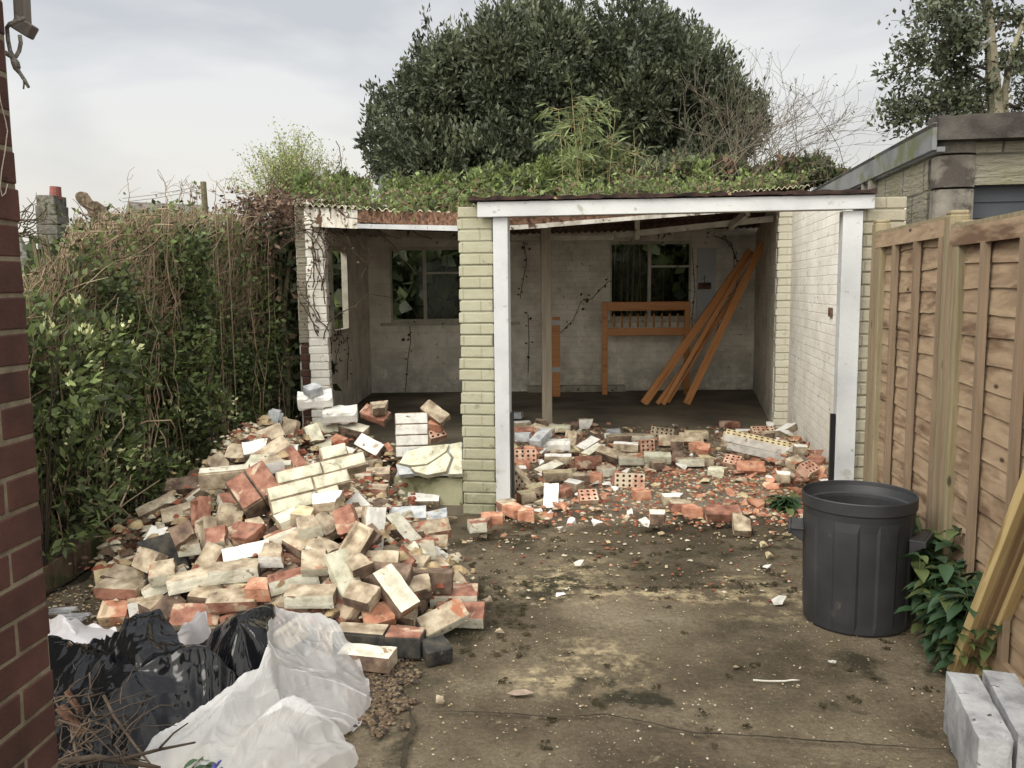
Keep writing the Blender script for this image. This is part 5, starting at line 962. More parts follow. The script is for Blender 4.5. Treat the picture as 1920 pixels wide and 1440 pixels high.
def lobes_crown(poly, Y0, dY, nl, rl, nros, leaf, asp, mats, parent, name='crown', per=5, wts=None, inner=.25, topdark=None, sprig=0):
    """crown grown over many lobes whose centres lie inside the outline surveyed at distance Y0"""
    xs_ = [p[0] for p in poly]; ys_ = [p[1] for p in poly]; C = []
    while len(C) < nl:
        px, py = random.uniform(min(xs_), max(xs_)), random.uniform(min(ys_), max(ys_))
        if inside((px, py), poly): C.append(list(D(px, py, Y0+random.uniform(-dY, dY)))+[rl*random.uniform(.6, 1.25)])
    C = np.array(C); k = nros//nl; parts = []
    for c in C:
        n_ = rng.normal(0, 1, (k, 3)); n_ /= np.linalg.norm(n_, axis=1, keepdims=True); n_[:, 1] = np.where(rng.random(k) < .7, -abs(n_[:, 1]), n_[:, 1]); rad = c[3]*(1-inner*rng.random(k)**2)*(1+.16*np.sin(n_[:, 0]*7+n_[:, 2]*5+c[0]*3)); P_ = c[:3]+n_*rad[:, None]*np.array([1, 1, .85])
        lf = rosettes(P_, n_+np.array([0, 0, .5]), per, leaf, asp, leaf*.45); w_ = wts or [1/len(mats)]*len(mats); tone = rng.choice(len(mats), p=w_); mi = np.where(rng.random(len(lf[1])) < .6, tone, rng.choice(len(mats), len(lf[1]), p=w_)); parts.append((lf, mi))
        if sprig:
            for _ in range(sprig):
                a = rng.normal(0, 1, 3); a[2] = abs(a[2]); a[1] = -abs(a[1]); a /= np.linalg.norm(a); ln_ = random.uniform(.15, .42)*min(1, rl/.5); Q_ = c[:3]+a*c[3]*.9+np.linspace(0, 1, 9)[:, None]*(a*.5+[0, 0, .8])*ln_; l2 = rosettes(Q_, np.repeat([[0, 0, 1.]], 9, 0)+a*.5, 6, leaf, asp, leaf*.5); parts.append((l2, np.full(len(l2[1]), rng.choice(len(mats), p=w_))))
    V, Fq, mi = joined(parts); return fast(name, V, Fq, mi, mats, parent=parent)
# big evergreen behind the garage
YT = 16.5; ev = thing('evergreen_tree', 'huge dense dark evergreen tree rising behind the garage roof', 'tree', D(1060, 500, YT).xy.to_3d())
poly = [(735, 350), (737, 300), (743, 250), (762, 208), (788, 158), (840, 118), (888, 88), (936, 73), (1012, 63), (1060, 53), (1117, 60), (1146, 78), (1184, 68), (1218, 43), (1251, 53), (1270, 93), (1313, 113), (1318, 158), (1356, 178), (1364, 216), (1409, 215), (1385, 250), (1368, 350)]
lobes_crown(poly, YT, 1.6, 190, .55, 30000, .11, .40, [g_dark, g_dark2, g_olive], ev, wts=[.45, .35, .2], per=6, sprig=5)
mb = MB(); tb_ = D(1060, 560, YT); mb.tube([(tb_.x, YT, 0), (tb_.x+.1, YT, 1.8), (tb_.x, YT+.2, 3.6), (tb_.x-.2, YT, 5)], [.28, .24, .18, .08], 9); mb.build('trunk', m_bark, ev)
# a dense inner mass of twigs and old leaves so the crown is not see-through
Cc = np.array([list(D(px, py, YT+random.uniform(-.4, 1.2))) for px, py in [(random.uniform(730, 1380), random.uniform(60, 345)) for _ in range(5200)] if inside((px, py), poly)]); V, Fq, mi = leafcloud(Cc, rng.normal(0, 1, Cc.shape), .34, .8); fast('inner_leaves', V, Fq, mi*0, [g_dark], parent=ev)
# young pale tree left
yt = thing('spring_tree', 'small light green tree just coming into leaf behind the left end of the roof', 'tree', D(545, 500, 18).xy.to_3d()); sb = SB(); tips = []
rt = D(545, 400, 18); pre = rt.z; mb = MB(); mb.tube([(rt.x, 18, 0), (rt.x, 18, pre)], [.14, .09], 8); mb.build('trunk', m_bark, yt)
for _ in range(120):
    px = random.gauss(545, 40); lim = 255+abs(px-545)*.9; tgt = np.array(D(px+random.uniform(-30, 30), random.uniform(lim, 365), 18+random.uniform(-.8, .8))); a = np.array([rt.x+random.uniform(-.1, .1), 18, pre-random.uniform(0, .8)]); t_ = np.linspace(0, 1, 7)[:, None]; P_ = a*(1-t_)+tgt*t_; P_[:, 2] += .15*np.sin(np.linspace(0, 3.1, 7)); P_ += rng.normal(0, .03, P_.shape); sb.stem(P_, .016, .004); tips += list(P_[3:])
    for _ in range(4): q_ = npath(P_[random.randint(3, 6)], tgt-a+rng.normal(0, .5, 3), 4, .09, .2, .1); sb.stem(q_, .005, .002); tips += list(q_)
sb.build('branches', m_twig, yt); tips = np.array(tips); V, Fq, mi = rosettes(tips, rng.normal(0, 1, tips.shape)+[0, 0, .6], 3, .055, .5, .06); fast('crown', V, Fq, mi*0+rng.choice(2, len(mi), p=[.75, .25]), [g_pale, g_lime], parent=yt)
# right hand tree with pigeon
rt_ = thing('holly_tree', 'tall olive leaved tree with a pale twin trunk above the neighbouring garage', 'tree', D(1860, 500, 13).xy.to_3d()); YR = 13; mb = MB()
tr_ = [D(1868, 240, YR), D(1862, 150, YR), D(1856, 60, YR), D(1848, -60, YR)]; mb.tube([(tr_[0].x, YR, 0)]+tr_, [.13, .11, .10, .07, .04], 9); mb.build('trunk', m_barkp, rt_); mb = MB(); t2 = [D(1882, 240, YR+.1), D(1884, 170, YR), D(1900, 90, YR), D(1935, 0, YR)]; mb.tube([(t2[0].x, YR+.1, 0)]+t2, [.09, .07, .05, .04, .02], 8); mb.build('trunk', m_barkp, rt_)
sb = SB(); C = []
for (x0, y0, x1, y1, n_) in ((1860, 190, 1700, 200, 9), (1860, 130, 1685, 130, 11), (1858, 90, 1700, 95, 11), (1856, 60, 1720, 45, 10), (1852, 10, 1760, -20, 9), (1860, 60, 1930, 40, 8), (1880, 140, 1960, 110, 8), (1884, 200, 1960, 215, 8), (1860, 150, 1760, 165, 8), (1860, 200, 1660, 235, 8), (1858, 100, 1790, 60, 8), (1850, 0, 1900, -60, 8), (1880, 100, 1925, 150, 7), (1850, -10, 1740, 30, 8), (1855, 45, 1780, 110, 8), (1870, 170, 1800, 215, 8), (1868, 215, 1690, 215, 10), (1868, 225, 1770, 240, 8)):
    a = np.array(D(x0, y0, YR)); b = np.array(D(x1, y1, YR+random.uniform(-.9, .7))); t_ = np.linspace(0, 1, 9)[:, None]; P_ = a*(1-t_)+b*t_; P_[:, 2] += .12*np.sin(np.linspace(0, 3.1, 9)); P_ += rng.normal(0, .025, P_.shape); sb.stem(P_, .028, .007, 5)
    for q in range(3*n_):
        i = random.randint(2, 8); w_ = npath(P_[i], (b-a)*.6+rng.normal(0, .8, 3), 5, .075, .25, .02); sb.stem(w_, .007, .003); C += list(w_[1:])
sb.build('branches', m_twigd, rt_); C = np.array(C); C = C[rng.random(len(C)) < .66]; V, Fq, mi = rosettes(C, rng.normal(0, 1, C.shape)+[0, 0, .4], 6, .085, .5, .07); fast('crown', V, Fq, rng.choice(3, len(mi), p=[.4, .35, .25]), [g_olive, g_dark2, g_dark], parent=rt_)
pg = thing('pigeon', 'grey wood pigeon perched on a branch beside the pale tree trunk', 'bird', D(1838, 84, YR-.3)); gp = M('pigeon_feathers', [(.20, .19, .19), (.27, .26, .26)], 9, 3, .8, bmp=0)
mb = MB(); c = D(1838, 84, YR-.3); mb.tube([c+Vector(v) for v in ((-.19, 0, .02), (-.14, 0, .018), (-.09, 0, .012), (-.03, 0, -.005), (.03, 0, -.006), (.08, 0, .018), (.115, 0, .052), (.13, 0, .078), (.155, 0, .085), (.165, 0, .083))], [.016, .02, .028, .05, .055, .045, .027, .024, .016, .005], 12); mb.build('body', gp, pg, smooth=True)
for s_ in (-1, 1): mb = MB(); mb.tube([c+Vector(v) for v in ((-.17, s_*.02, .025), (-.06, s_*.042, .02), (.03, s_*.05, .012), (.07, s_*.035, .02))], [.004, .022, .026, .008], 8); mb.build('wing', gp, pg, smooth=True)
for s_ in (-1, 1): mb = MB(); mb.tube([c+Vector((.02, s_*.015, -.045)), c+Vector((.025, s_*.015, -.085))], .005, 5); mb.build('leg', m_pot, pg)
mb = MB(); mb.tube([c+Vector((.16, 0, .084)), c+Vector((.182, 0, .079))], [.005, .001], 5); mb.build('beak', m_pot, pg)
# bare shrub right of the evergreen
bs = thing('bare_shrub', 'tall leafless shrub with long arching twigs between evergreen and concrete garage', 'shrub', D(1420, 500, 12.6).xy.to_3d()); sb = SB(); C = []
for _ in range(85):
    px = random.choice((random.uniform(1270, 1640), random.uniform(1350, 1640))); a = np.array(D(random.gauss(1400, 75), 372, 12.6+random.uniform(-.8, .8))); tx = px+random.uniform(-15, 30); ty = 85+abs(tx-1430)*.55+random.uniform(0, 190) if tx > 1330 else random.uniform(150, 260)
    b = np.array(D(tx, ty, 12.6+random.uniform(-.9, .9))); t_ = np.linspace(0, 1, 10)[:, None]; P_ = a*(1-t_)+b*t_; P_[:, 2] += .25*np.sin(np.linspace(0, 3.14, 10)); P_ += np.cumsum(rng.normal(0, .02, P_.shape), 0); sb.stem(P_, .007, .002)
    for _ in range(5): i = random.randint(3, 9); w_ = npath(P_[i], (b-a)+rng.normal(0, .7, 3), 6, .08, .22, .06); sb.stem(w_, .0035, .0016); C += list(w_[3:])
    if random.random() < .35: sb.stem([[a[0], a[1], 0], a], .014, .011)
sb.build('branches', M('grey_brown_twig', [(.09, .075, .055), (.17, .145, .11)], 4, 3, .9, bmp=0), bs); C = np.array(C)[rng.random(len(C)) < .22]; V, Fq, mi = leafcloud(C, rng.normal(0, 1, C.shape), .045, .4); fast('buds', V, Fq, mi*0, [g_olive], parent=bs)['kind'] = 'stuff'
# low bushes seen over the roof
def bush(name, label, poly, Y0, dY, nl, rl, nros, leaf, asp, mats, wts=None, stems=0, sm=m_twig, **kw):
    cx = sum(p[0] for p in poly)/len(poly); t_ = thing(name, label, 'bush', D(cx, 500, Y0).xy.to_3d()); lobes_crown(poly, Y0, dY, nl, rl*.8, nros, leaf, asp, mats, t_, 'leaves', wts=wts, sprig=3, inner=.6, **kw); sb = SB(); ys_ = [p[1] for p in poly]
    for _ in range(max(stems, 6)):
        px = random.uniform(min(p[0] for p in poly), max(p[0] for p in poly)); b = np.array(D(px, random.uniform(min(ys_)-5, max(ys_)), Y0+random.uniform(-dY, dY))); a = b*1; a[2] = 0; a[0] += random.uniform(-.3, .3); t2_ = np.linspace(0, 1, 8)[:, None]; P_ = a*(1-t2_)+b*t2_+np.cumsum(rng.normal(0, .02, (8, 3)), 0); sb.stem(P_, .010, .003)
    sb.build('stems', sm, t_); return t_
YR_ = 12.9
bush('elder_bush', 'fresh green elder bush at the left behind the corrugated roof', [(560, 380), (575, 353), (620, 343), (660, 358), (690, 380)], YR_, .4, 24, .20, 2736, .062, .5, [g_lime, g_mid], per=5)
bush('elder_bush', 'fresh green elder bush in front of the evergreen, left of the pillar', [(715, 378), (760, 358), (820, 353), (860, 366), (868, 385)], YR_, .4, 24, .20, 3040, .062, .5, [g_lime, g_mid])
bush('elder_bush', 'low green bush directly above the pillar and header', [(880, 365), (900, 338), (960, 333), (1010, 343), (1020, 365)], YR_, .4, 24, .18, 2736, .062, .5, [g_mid, g_dark2, g_lime], wts=[.3, .15, .55])
bush('elder_bush', 'fresh green bush below the bamboo above the header', [(1000, 360), (1030, 318), (1090, 303), (1150, 308), (1200, 338), (1210, 360)], YR_, .4, 39, .2, 4560, .062, .5, [g_lime, g_mid, g_dark2], wts=[.6, .3, .1])
bush('ivy_bush', 'tangled bush of ivy and dead stems right of the bamboo', [(1190, 355), (1230, 328), (1300, 323), (1380, 333), (1400, 348)], YR_, .4, 33, .18, 1280, .08, .75, [g_dark2, g_olive, g_lime, g_brown], wts=[.35, .25, .2, .2], stems=60)
bush('ivy_bush', 'low leafy tangle beside the verge of the concrete garage', [(1400, 350), (1440, 323), (1520, 318), (1560, 333), (1580, 343)], YR_, .4, 24, .15, 992, .07, .6, [g_olive, g_mid, g_brown], wts=[.4, .4, .2], stems=60)
# bamboo
for (px, lab, x0, x1, top, n_) in ((1100, 'bright bamboo clump with long drooping leaves in front of the evergreen', 1055, 1150, 185, 12), (1190, 'duller bamboo clump right of the bright one', 1150, 1250, 240, 14)):
    bt = thing('bamboo', lab, 'bamboo', D(px, 500, 12.2).xy.to_3d()); sb = SB(); C = []; Dn = []
    for _ in range(n_):
        b = np.array(D(random.uniform(x0, x1), top+random.uniform(0, 90), 12.2+random.uniform(-.3, .3))); a = b*1; a[2] = 0; a[0] += random.uniform(-.25, .25); t_ = np.linspace(0, 1, 12)[:, None]; P_ = a*(1-t_)+b*t_; P_[:, 0] += .12*t_[:, 0]**4*random.choice((-1, 1)); sb.stem(P_, .010, .003)
        for _ in range(15): i = random.randint(8, 11); w_ = npath(P_[i], rng.normal(0, 1, 3)*[1, 1, .3]+[0, 0, .4], 4, .07, .25, -.1); sb.stem(w_, .003, .0015); C += list(w_[1:]); Dn += [(w_[-1]-w_[0])]*4
    sb.build('canes', M('yellow_cane', [(.28, .24, .11), (.4, .34, .17)], 5, 3, .6, bmp=0), bt); C = np.array(C); Dn = np.array(Dn); Dn = Dn/np.linalg.norm(Dn, axis=1, keepdims=True)+[0, 0, -.5]; C = np.repeat(C, 2, 0); Dn = np.repeat(Dn, 2, 0); V, Fq, mi = leafcloud(C, Dn, .16, .13); fast('leaves', V, Fq, rng.choice(2, len(mi), p=[.6, .4] if px < 1150 else [.2, .8]), [g_bamboo, g_mid if px < 1150 else g_olive], parent=bt)
rg = thing('roof_bramble', 'low brambles and mossy litter growing along the corrugated roof edge', 'bramble', (.5, 9, 2.2)); sb = SB(); C = []
for _ in range(420):
    x = random.uniform(-1.9, 2.95); y = float(yfront(x))+abs(random.gauss(.12, .55)); t_ = (y-float(yfront(x)))/(12.15-float(yfront(x))); z = float(zfront(x))*(1-t_)+2.27*t_+.03; q_ = npath([x, y, z], [random.uniform(-1, 1), random.uniform(-.5, .5), random.uniform(.0, .9)], 5, random.uniform(.02, .05), .3, -.04); q_[:, 2] = np.maximum(q_[:, 2], z); sb.stem(q_, .003, .0015); C += list(q_[1:])
sb.build('stems', m_twig, rg); C = np.array(C); V, Fq, mi = rosettes(C, rng.normal(0, 1, C.shape)+[0, -.2, .5], 4, .042, .6, .04); fast('leaves', V, Fq, rng.choice(4, len(mi), p=[.45, .25, .15, .15]), [g_lime, g_mid, g_olive, g_brown], parent=rg)
# ------------------------------------------------------------ left hedge
he = thing('hedge', 'overgrown mixed hedge with trimmed tan twigs on top and green shoots below', 'hedge', (-3, 6, 0))
# face line of the hedge: from near the house wall back to the corner pillar
def hx(Y): return -2.50-.10*math.sin(Y*1.9)+.05*math.sin(Y*4.3)+.12*max(0, Y-7)
def htop(Y): return np.interp(Y, [3.5, 4.5, 5.5, 6.5, 7.6, 9.5], [1.70, 1.83, 2.02, 2.14, 2.24, 2.25])
TLX, TLY = [0, 40, 75, 120, 140, 175, 230, 300, 400, 450, 560], [545, 530, 505, 485, 425, 408, 388, 378, 390, 384, 372]
def hlim(x, y, wob=0):
    px = 960+x/y*F/1.0; return 1.5+(541+(960-px)*.0096-(np.interp(px, TLX, TLY)+10*math.sin(px*.11)+6*math.sin(px*.31+1)+wob))/F*y
sb = SB(); C1 = []; C2 = []
def lim(P_, w=0.0):
    for q in P_: q[2] = min(q[2], min(htop(q[1]), hlim(q[0], q[1]))+w)
    return P_
for _ in range(620):
    Y = random.uniform(3.3, 8.9); X = hx(Y)-random.random()**1.3*1.2; H = min(htop(Y), hlim(X, Y))+random.uniform(-.35, .0); n_ = random.randint(8, 12); lean = random.uniform(-.35, .45); a = np.array([X+random.uniform(-.15, .15), Y, 0.]); b = np.array([X+random.uniform(-.25, .25), Y+lean, H]); t_ = np.linspace(0, 1, n_)[:, None]; P_ = lim(a*(1-t_)+b*t_+np.cumsum(rng.normal(0, .026, (n_, 3)), 0)); sb.stem(P_, random.uniform(.004, .014), .003); C1 += list(P_[1:-3])
for _ in range(8200):
    Y = random.uniform(3.3, 9.0); X = hx(Y)-random.random()**1.6*1.2+.02; H = min(htop(Y), hlim(X, Y)); z = H*random.uniform(.40, .93); w_ = npath([X, Y, z], [random.uniform(-.35, .65), random.uniform(-.8, .8), random.uniform(.5, 1.4)], 5, random.uniform(.04, .085), .22, .04); lim(w_, random.uniform(-.12, .02) if random.random() > .04 else .10); sb.stem(w_, .0045, .002); C2 += list(w_)
for _ in range(150):
    Y = random.uniform(3.5, 8.6); X = hx(Y)+random.uniform(-.1, .16); n_ = 12; a = np.array([X, Y, 0.]); b = np.array([X+random.uniform(-.15, .1), Y+random.uniform(-.5, .5), min(htop(Y), hlim(X, Y))*random.uniform(.55, .97)]); t_ = np.linspace(0, 1, n_)[:, None]; P_ = lim(a*(1-t_)+b*t_+np.cumsum(rng.normal(0, .022, (n_, 3)), 0)); sb.stem(P_, random.uniform(.004, .010), .003)
sb.build('stems', m_twig, he)
C1 = np.array(C1); C2 = np.array(C2)
Yr2 = rng.uniform(3.3, 8.8, 15000); Xr2 = np.array([hx(y) for y in Yr2])-rng.random(15000)**2*.55+.10+.16*vn(Yr2, Yr2*0+.5, 1.7, 51); Hr2 = np.array([min(htop(y), hlim(x, y)) for x, y in zip(Xr2, Yr2)]); Zr2 = Hr2*rng.random(15000)**.9*.92
keep = rng.random(15000) < np.clip(.62+2.6*vn(Yr2*1.0, Zr2, 2.3, 43)-1.5*np.clip(Zr2/Hr2-.50, 0, 1), .04, 1); C3 = np.stack([Xr2, Yr2, Zr2], -1)[keep]
V1 = rosettes(C3, rng.normal(0, 1, C3.shape)*.6+[.7, -.3, .4], 7, .046, .6, .045); tone = rng.choice(3, len(C3), p=[.50, .34, .16]).repeat(7); mi = np.where(rng.random(len(tone)) < .7, tone, rng.choice(3, len(tone)))
s1 = rng.random(len(C1)) < .5; V3_ = rosettes(C1[s1], rng.normal(0, 1, (s1.sum(), 3))+[.6, -.3, .3], 4, .055, .6, .05); m3 = rng.choice(3, len(V3_[1]), p=[.4, .5, .1])
s2 = rng.random(len(C2)) < .11; V2_ = rosettes(C2[s2], rng.normal(0, 1, (s2.sum(), 3))+[0, 0, .5], 3, .042, .55, .04); m2 = rng.choice(4, len(V2_[1]), p=[.35, .2, .25, .2])
V, Fq, mi = joined([(V1, mi), (V3_, m3), (V2_, m2)]); fast('leaves', V, Fq, mi, [g_mid, g_hdark, g_lime, g_brown], parent=he)
# dense back layer of the hedge
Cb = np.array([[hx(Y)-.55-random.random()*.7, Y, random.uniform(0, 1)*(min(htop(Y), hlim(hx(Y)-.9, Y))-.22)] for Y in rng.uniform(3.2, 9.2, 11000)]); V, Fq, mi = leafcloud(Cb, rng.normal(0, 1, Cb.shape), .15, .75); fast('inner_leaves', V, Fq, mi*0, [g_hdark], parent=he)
# dark ivy-covered stems next to the shed
iv = thing('ivy_tree', 'dark ivy smothered trunk with hanging dead creeper next to the corner pillar', 'tree', (-2.25, 8.4, 0)); mb = MB()
for (x0, y0, x1, y1, r_) in ((505, 820, 512, 440, .07), (520, 820, 545, 470, .035), (480, 800, 500, 500, .03), (535, 800, 528, 450, .03)):
    a = D(x0, y0, 8.3); b = D(x1, y1, 8.3); a.z = 0; mb.tube([a, a.lerp(b, .35)+Vector((.04, 0, 0)), a.lerp(b, .7)-Vector((.03, 0, 0)), b], [r_, r_*.9, r_*.8, r_*.5], 8)
mb.build('trunk', m_bark, iv); Cb = np.array([list(D(random.gauss(512, 24), random.uniform(420, 830), 8.3+random.uniform(-.15, .9))) for _ in range(2300)]); V, Fq, mi = leafcloud(Cb, rng.normal(0, 1, Cb.shape)+[0, -.5, 0], .085, .7); fast('leaves', V, Fq, rng.choice(3, len(mi), p=[.62, .23, .15]), [g_hdark, g_dark2, g_brown], parent=iv)
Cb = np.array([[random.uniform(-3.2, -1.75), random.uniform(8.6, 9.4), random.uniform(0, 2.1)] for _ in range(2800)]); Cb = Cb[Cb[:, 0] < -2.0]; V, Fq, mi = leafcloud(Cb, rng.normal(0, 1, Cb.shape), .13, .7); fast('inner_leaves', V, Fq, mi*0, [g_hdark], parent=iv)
dl = thing('dead_leaf_mat', 'heap of dry red brown leaves and creeper draped over the left roof corner', 'creeper', D(500, 400, 8.2)); sb = SB(); C = []
for _ in range(95): p = npath(D(random.uniform(458, 560), random.uniform(370, 392), 8.2+random.uniform(-.3, .5)), [random.uniform(-1, 1), -.2, random.uniform(-.9, .3)], 9, .06, .35, -.05); sb.stem(p, .004, .002); C += list(p)
sb.build('stem', m_vine, dl); C = np.array(C); C = C[C[:, 2] < 2.45]; V, Fq, mi = leafcloud(np.repeat(C, 2, 0)+rng.normal(0, .03, (2*len(C), 3)), rng.normal(0, 1, (2*len(C), 3)), .048, .6); fast('leaves', V, Fq, mi*0, [m_dryleaf], parent=dl)
# flowering mexican orange shrubs
def choisya(label, blobs, n_, flw):
    t_ = thing('flowering_shrub', label, 'shrub', tuple(blobs[0][:2])+(0,)); parts = []; fl_ = []; sb = SB()
    for (x, y, z, r_) in blobs:
        k = int(n_*r_*r_); n = rng.normal(0, 1, (k, 3)); n /= np.linalg.norm(n, axis=1, keepdims=True); P_ = np.array([x, y, z])+n*r_*(1-.35*rng.random((k, 1))**2)*[1, 1, .9]; P_[:, 2] = np.maximum(P_[:, 2], .03); parts.append((rosettes(P_, n+[0, 0, .4], 6, .060, .42, .02), None)); f = (n[:, 2] > -.1) & (rng.random(k) < flw); fl_.append((P_[f], n[f]))
        for q in P_[::14]: sb.stem([[x, y, 0], [(x+q[0])/2, (y+q[1])/2, q[2]*.6], q], .006, .003)
    parts = [(p, rng.choice(3, len(p[1]), p=[.5, .3, .2])) for p, _ in parts]; V, Fq, mi = joined(parts); fast('leaves', V, Fq, mi, [g_mid, g_hdark, g_lime], parent=t_); Pf = np.concatenate([a for a, b in fl_]); Nf = np.concatenate([b for a, b in fl_])
    V, Fq, mi = rosettes(Pf+Nf*.035, Nf+[0, 0, .7], 7, .03, .6, .02); fast('flowers', V, Fq, mi*0, [g_flower], parent=t_); sb.build('stems', m_twigd, t_)
choisya('glossy shrub with cream flower buds beside the dark house wall', [(-2.36, 4.15, 1.08, .36), (-2.42, 4.6, 1.12, .34), (-2.50, 5.0, .95, .30), (-2.42, 4.2, .55, .42), (-2.45, 4.7, .55, .36), (-2.45, 5.1, .35, .32)], 900, .26)
choisya('small shrub sprays with cream buds poking out over the left flank of the heap', [(-2.18, 5.95, .72, .17), (-2.05, 5.9, .62, .12), (-2.3, 5.7, .55, .16), (-2.22, 5.3, .35, .14)], 1300, .22)
# bare pale branches low in front of the hedge
br_ = thing('bare_branch', 'pale forked bare branches sprawling out of the hedge foot above the brick edging', 'branch', (-2.3, 4.8, .3)); sb = SB()
for pth in (((130, 925), (175, 945), (225, 950), (262, 985)), ((150, 920), (190, 860), (232, 800), (225, 760)), ((180, 940), (215, 905), (218, 860)), ((95, 985), (180, 990), (240, 940), (300, 900)), ((120, 1010), (200, 1005), (245, 965)), ((262, 795), (275, 790), (320, 788), (330, 805)), ((225, 950), (240, 915), (246, 890)), ((100, 900), (140, 930), (165, 975))):
    sb.stem([list(D(a, b, 4.55+.1*i)) for i, (a, b) in enumerate(pth)], .006, .0035, 5)
sb.build('stems', m_twig, br_)
# ------------------------------------------------------------ broad leaved plants by the fence
def broad(label, c, n_, h, sp, size, fl=0):
    t_ = thing('leafy_plant', label, 'plant', c); sb = SB(); Ps, Ns = [], []
    for _ in range(n_):
        a = np.array(c)+[random.uniform(-sp, sp)*.6, random.uniform(-sp, sp)*.6, 0]; p = npath(a, [random.uniform(-.5, .5), random.uniform(-.6, .3), 1.2], 7, h*random.uniform(.6, 1)/7, .12, .02); sb.stem(p, .004, .002)
        for i in range(2, 8):
            for _ in range(3): Ps.append(p[i]); an = random.uniform(0, 6.3); Ns.append([math.cos(an), math.sin(an), random.uniform(-.3, .35)])
    sb.build('stems', M('green_stem', [(.06, .09, .03), (.09, .13, .04)], 5, 2, .7, bmp=0), t_); P_ = np.array(Ps); Nn = np.array(Ns); d = Nn/np.linalg.norm(Nn, axis=1, keepdims=True); n = len(P_); s = size*(.55+.7*rng.random(n))[:, None]; sd_ = np.cross(d, [0, 0, 1.]); sd_ /= np.linalg.norm(sd_, axis=1, keepdims=True); dn = np.array([0, 0, -1.])
    rows = []; W_ = (0, .30, .38, .26, .0)
    for i, (u_, w_) in enumerate(zip((0, .28, .52, .8, 1.08), W_)): cpt = P_+d*s*u_+dn*s*(.34*u_*u_); rows += [cpt+sd_*s*w_*.75+np.array([0, 0, .10])*s*(w_ > 0), cpt, cpt-sd_*s*w_*.75+np.array([0, 0, .10])*s*(w_ > 0)]
    V = np.stack(rows, 1).reshape(-1, 3); f = np.array([[3*i+j, 3*i+j+1, 3*i+j+4, 3*i+j+3] for i in range(4) for j in range(2)]); Fq = (f[None]+np.arange(n)[:, None, None]*15).reshape(-1, 4); fast('leaves', V, Fq, np.repeat(rng.choice(2, n, p=[.7, .3]), 8), [g_broad, g_mid], parent=t_); return t_
broad('large clump of dark broad leaved plants between bin and leaning timbers', (1.90, 3.66, 0), 30, .50, .10, .085)
broad('broad leaved plants in the shadow behind the leaning timbers', (1.78, 3.25, 0), 44, .42, .18, .085)
broad('broad leaved plant against the fence foot right behind the dustbin', (1.93, 4.15, 0), 22, .40, .18, .10)
broad('green plant growing at the fence post just beyond the dustbin', (1.98, 4.75, 0), 16, .34, .17, .11)
broad('small green plant sprouting at the right end of the garage step', G(1472, 968), 12, .17, .09, .085)
# ------------------------------------------------------------ beyond the hedge: chimney, roof, pole
hs = thing('neighbour_house', 'grey tiled house roof with a rendered chimney just visible over the hedge', 'house', (-9, 17, 0)); YC = 14.5
def xz(px, py, Y=YC): p = D(px, py, Y); return p.x, p.z
x0, z1 = xz(75, 368); x1, z0 = xz(134, 620); mb = MB(); k = 14; cx = (x0+x1)/2; w_ = x1-x0
for i in range(k): z_ = z0+(z1-z0)*i/k; hh = (z1-z0)/k; mb.box((cx, YC, z_+hh/2), (w_*(1-.006*i)*(.86 if i == k-1 else 1), w_*1.1, hh-.004), None, 0, .007)
ch = mb.build('chimney', m_chim, hs, bevel=.012); mb = MB(); mb.tube([(xz(104, 370)[0], YC, z1-.05), (xz(104, 351)[0], YC, xz(104, 350)[1])], [.095, .085], 12); mb.build('pot', m_pot, ch)
mb = MB(); a = D(-60, 400, YC+1.2); b = D(60, 445, YC+.4); p3 = D(-60, 560, YC-1.5); p4 = D(95, 560, YC-1.5); mb.add([a, D(20, 418, YC+1.2), p4, p3, a+Vector((0, .2, -.1)), D(20, 418, YC+1.2)+Vector((0, .2, -.1)), p4+Vector((0, .2, -.1)), p3+Vector((0, .2, -.1))], [(3, 2, 1, 0), (4, 5, 6, 7), (0, 1, 5, 4), (1, 2, 6, 5), (2, 3, 7, 6), (3, 0, 4, 7)])
mb.add([D(240, 378, YC+3), D(380, 384, YC+3), D(400, 520, YC+1), D(200, 520, YC+1), D(240, 378, YC+3.3), D(380, 384, YC+3.3), D(400, 520, YC+1.3), D(200, 520, YC+1.3)], [(3, 2, 1, 0), (4, 5, 6, 7), (0, 1, 5, 4), (1, 2, 6, 5), (2, 3, 7, 6), (3, 0, 4, 7)])
mb.build('roof', brickmat('grey_roof_tiles', (.10, .095, .085), (.14, .13, .115), (.05, .05, .045), bw=.25, rh=.18, bh=.9), hs, uv=True)
mb = MB(); xa_ = D(-80, 500, YC).x; xb_ = D(420, 500, YC).x; mb.box(((xa_+xb_)/2, YC+2.3, .75), (xb_-xa_, 1, 1.5)); mb.build('wall', m_chim, hs)
pl = thing('utility_pole', 'thin wooden utility pole with a small insulator standing beyond the hedge', 'pole', D(384, 500, 22).xy.to_3d()); mb = MB(); p = D(381, 341, 22); mb.tube([(p.x+.08, 22, 0), p], [.10, .075], 10); mb.build('post', m_bark, pl); mb = MB(); p2 = D(377, 350, 22); mb.tube([p2, D(372, 352, 22)], .04, 8); mb.build('insulator', m_conc2, pl)
wr = thing('overhead_wire', 'pair of thin sagging wires running left from the utility pole', 'wire', D(380, 350, 22)); 
for y_ in (348, 355): mb = MB(); mb.tube([D(380, y_, 22), D(340, y_+8, 22.5), D(290, y_+17, 23), D(230, y_+24, 24)], .006, 4); mb.build('wire', m_twigd, wr)
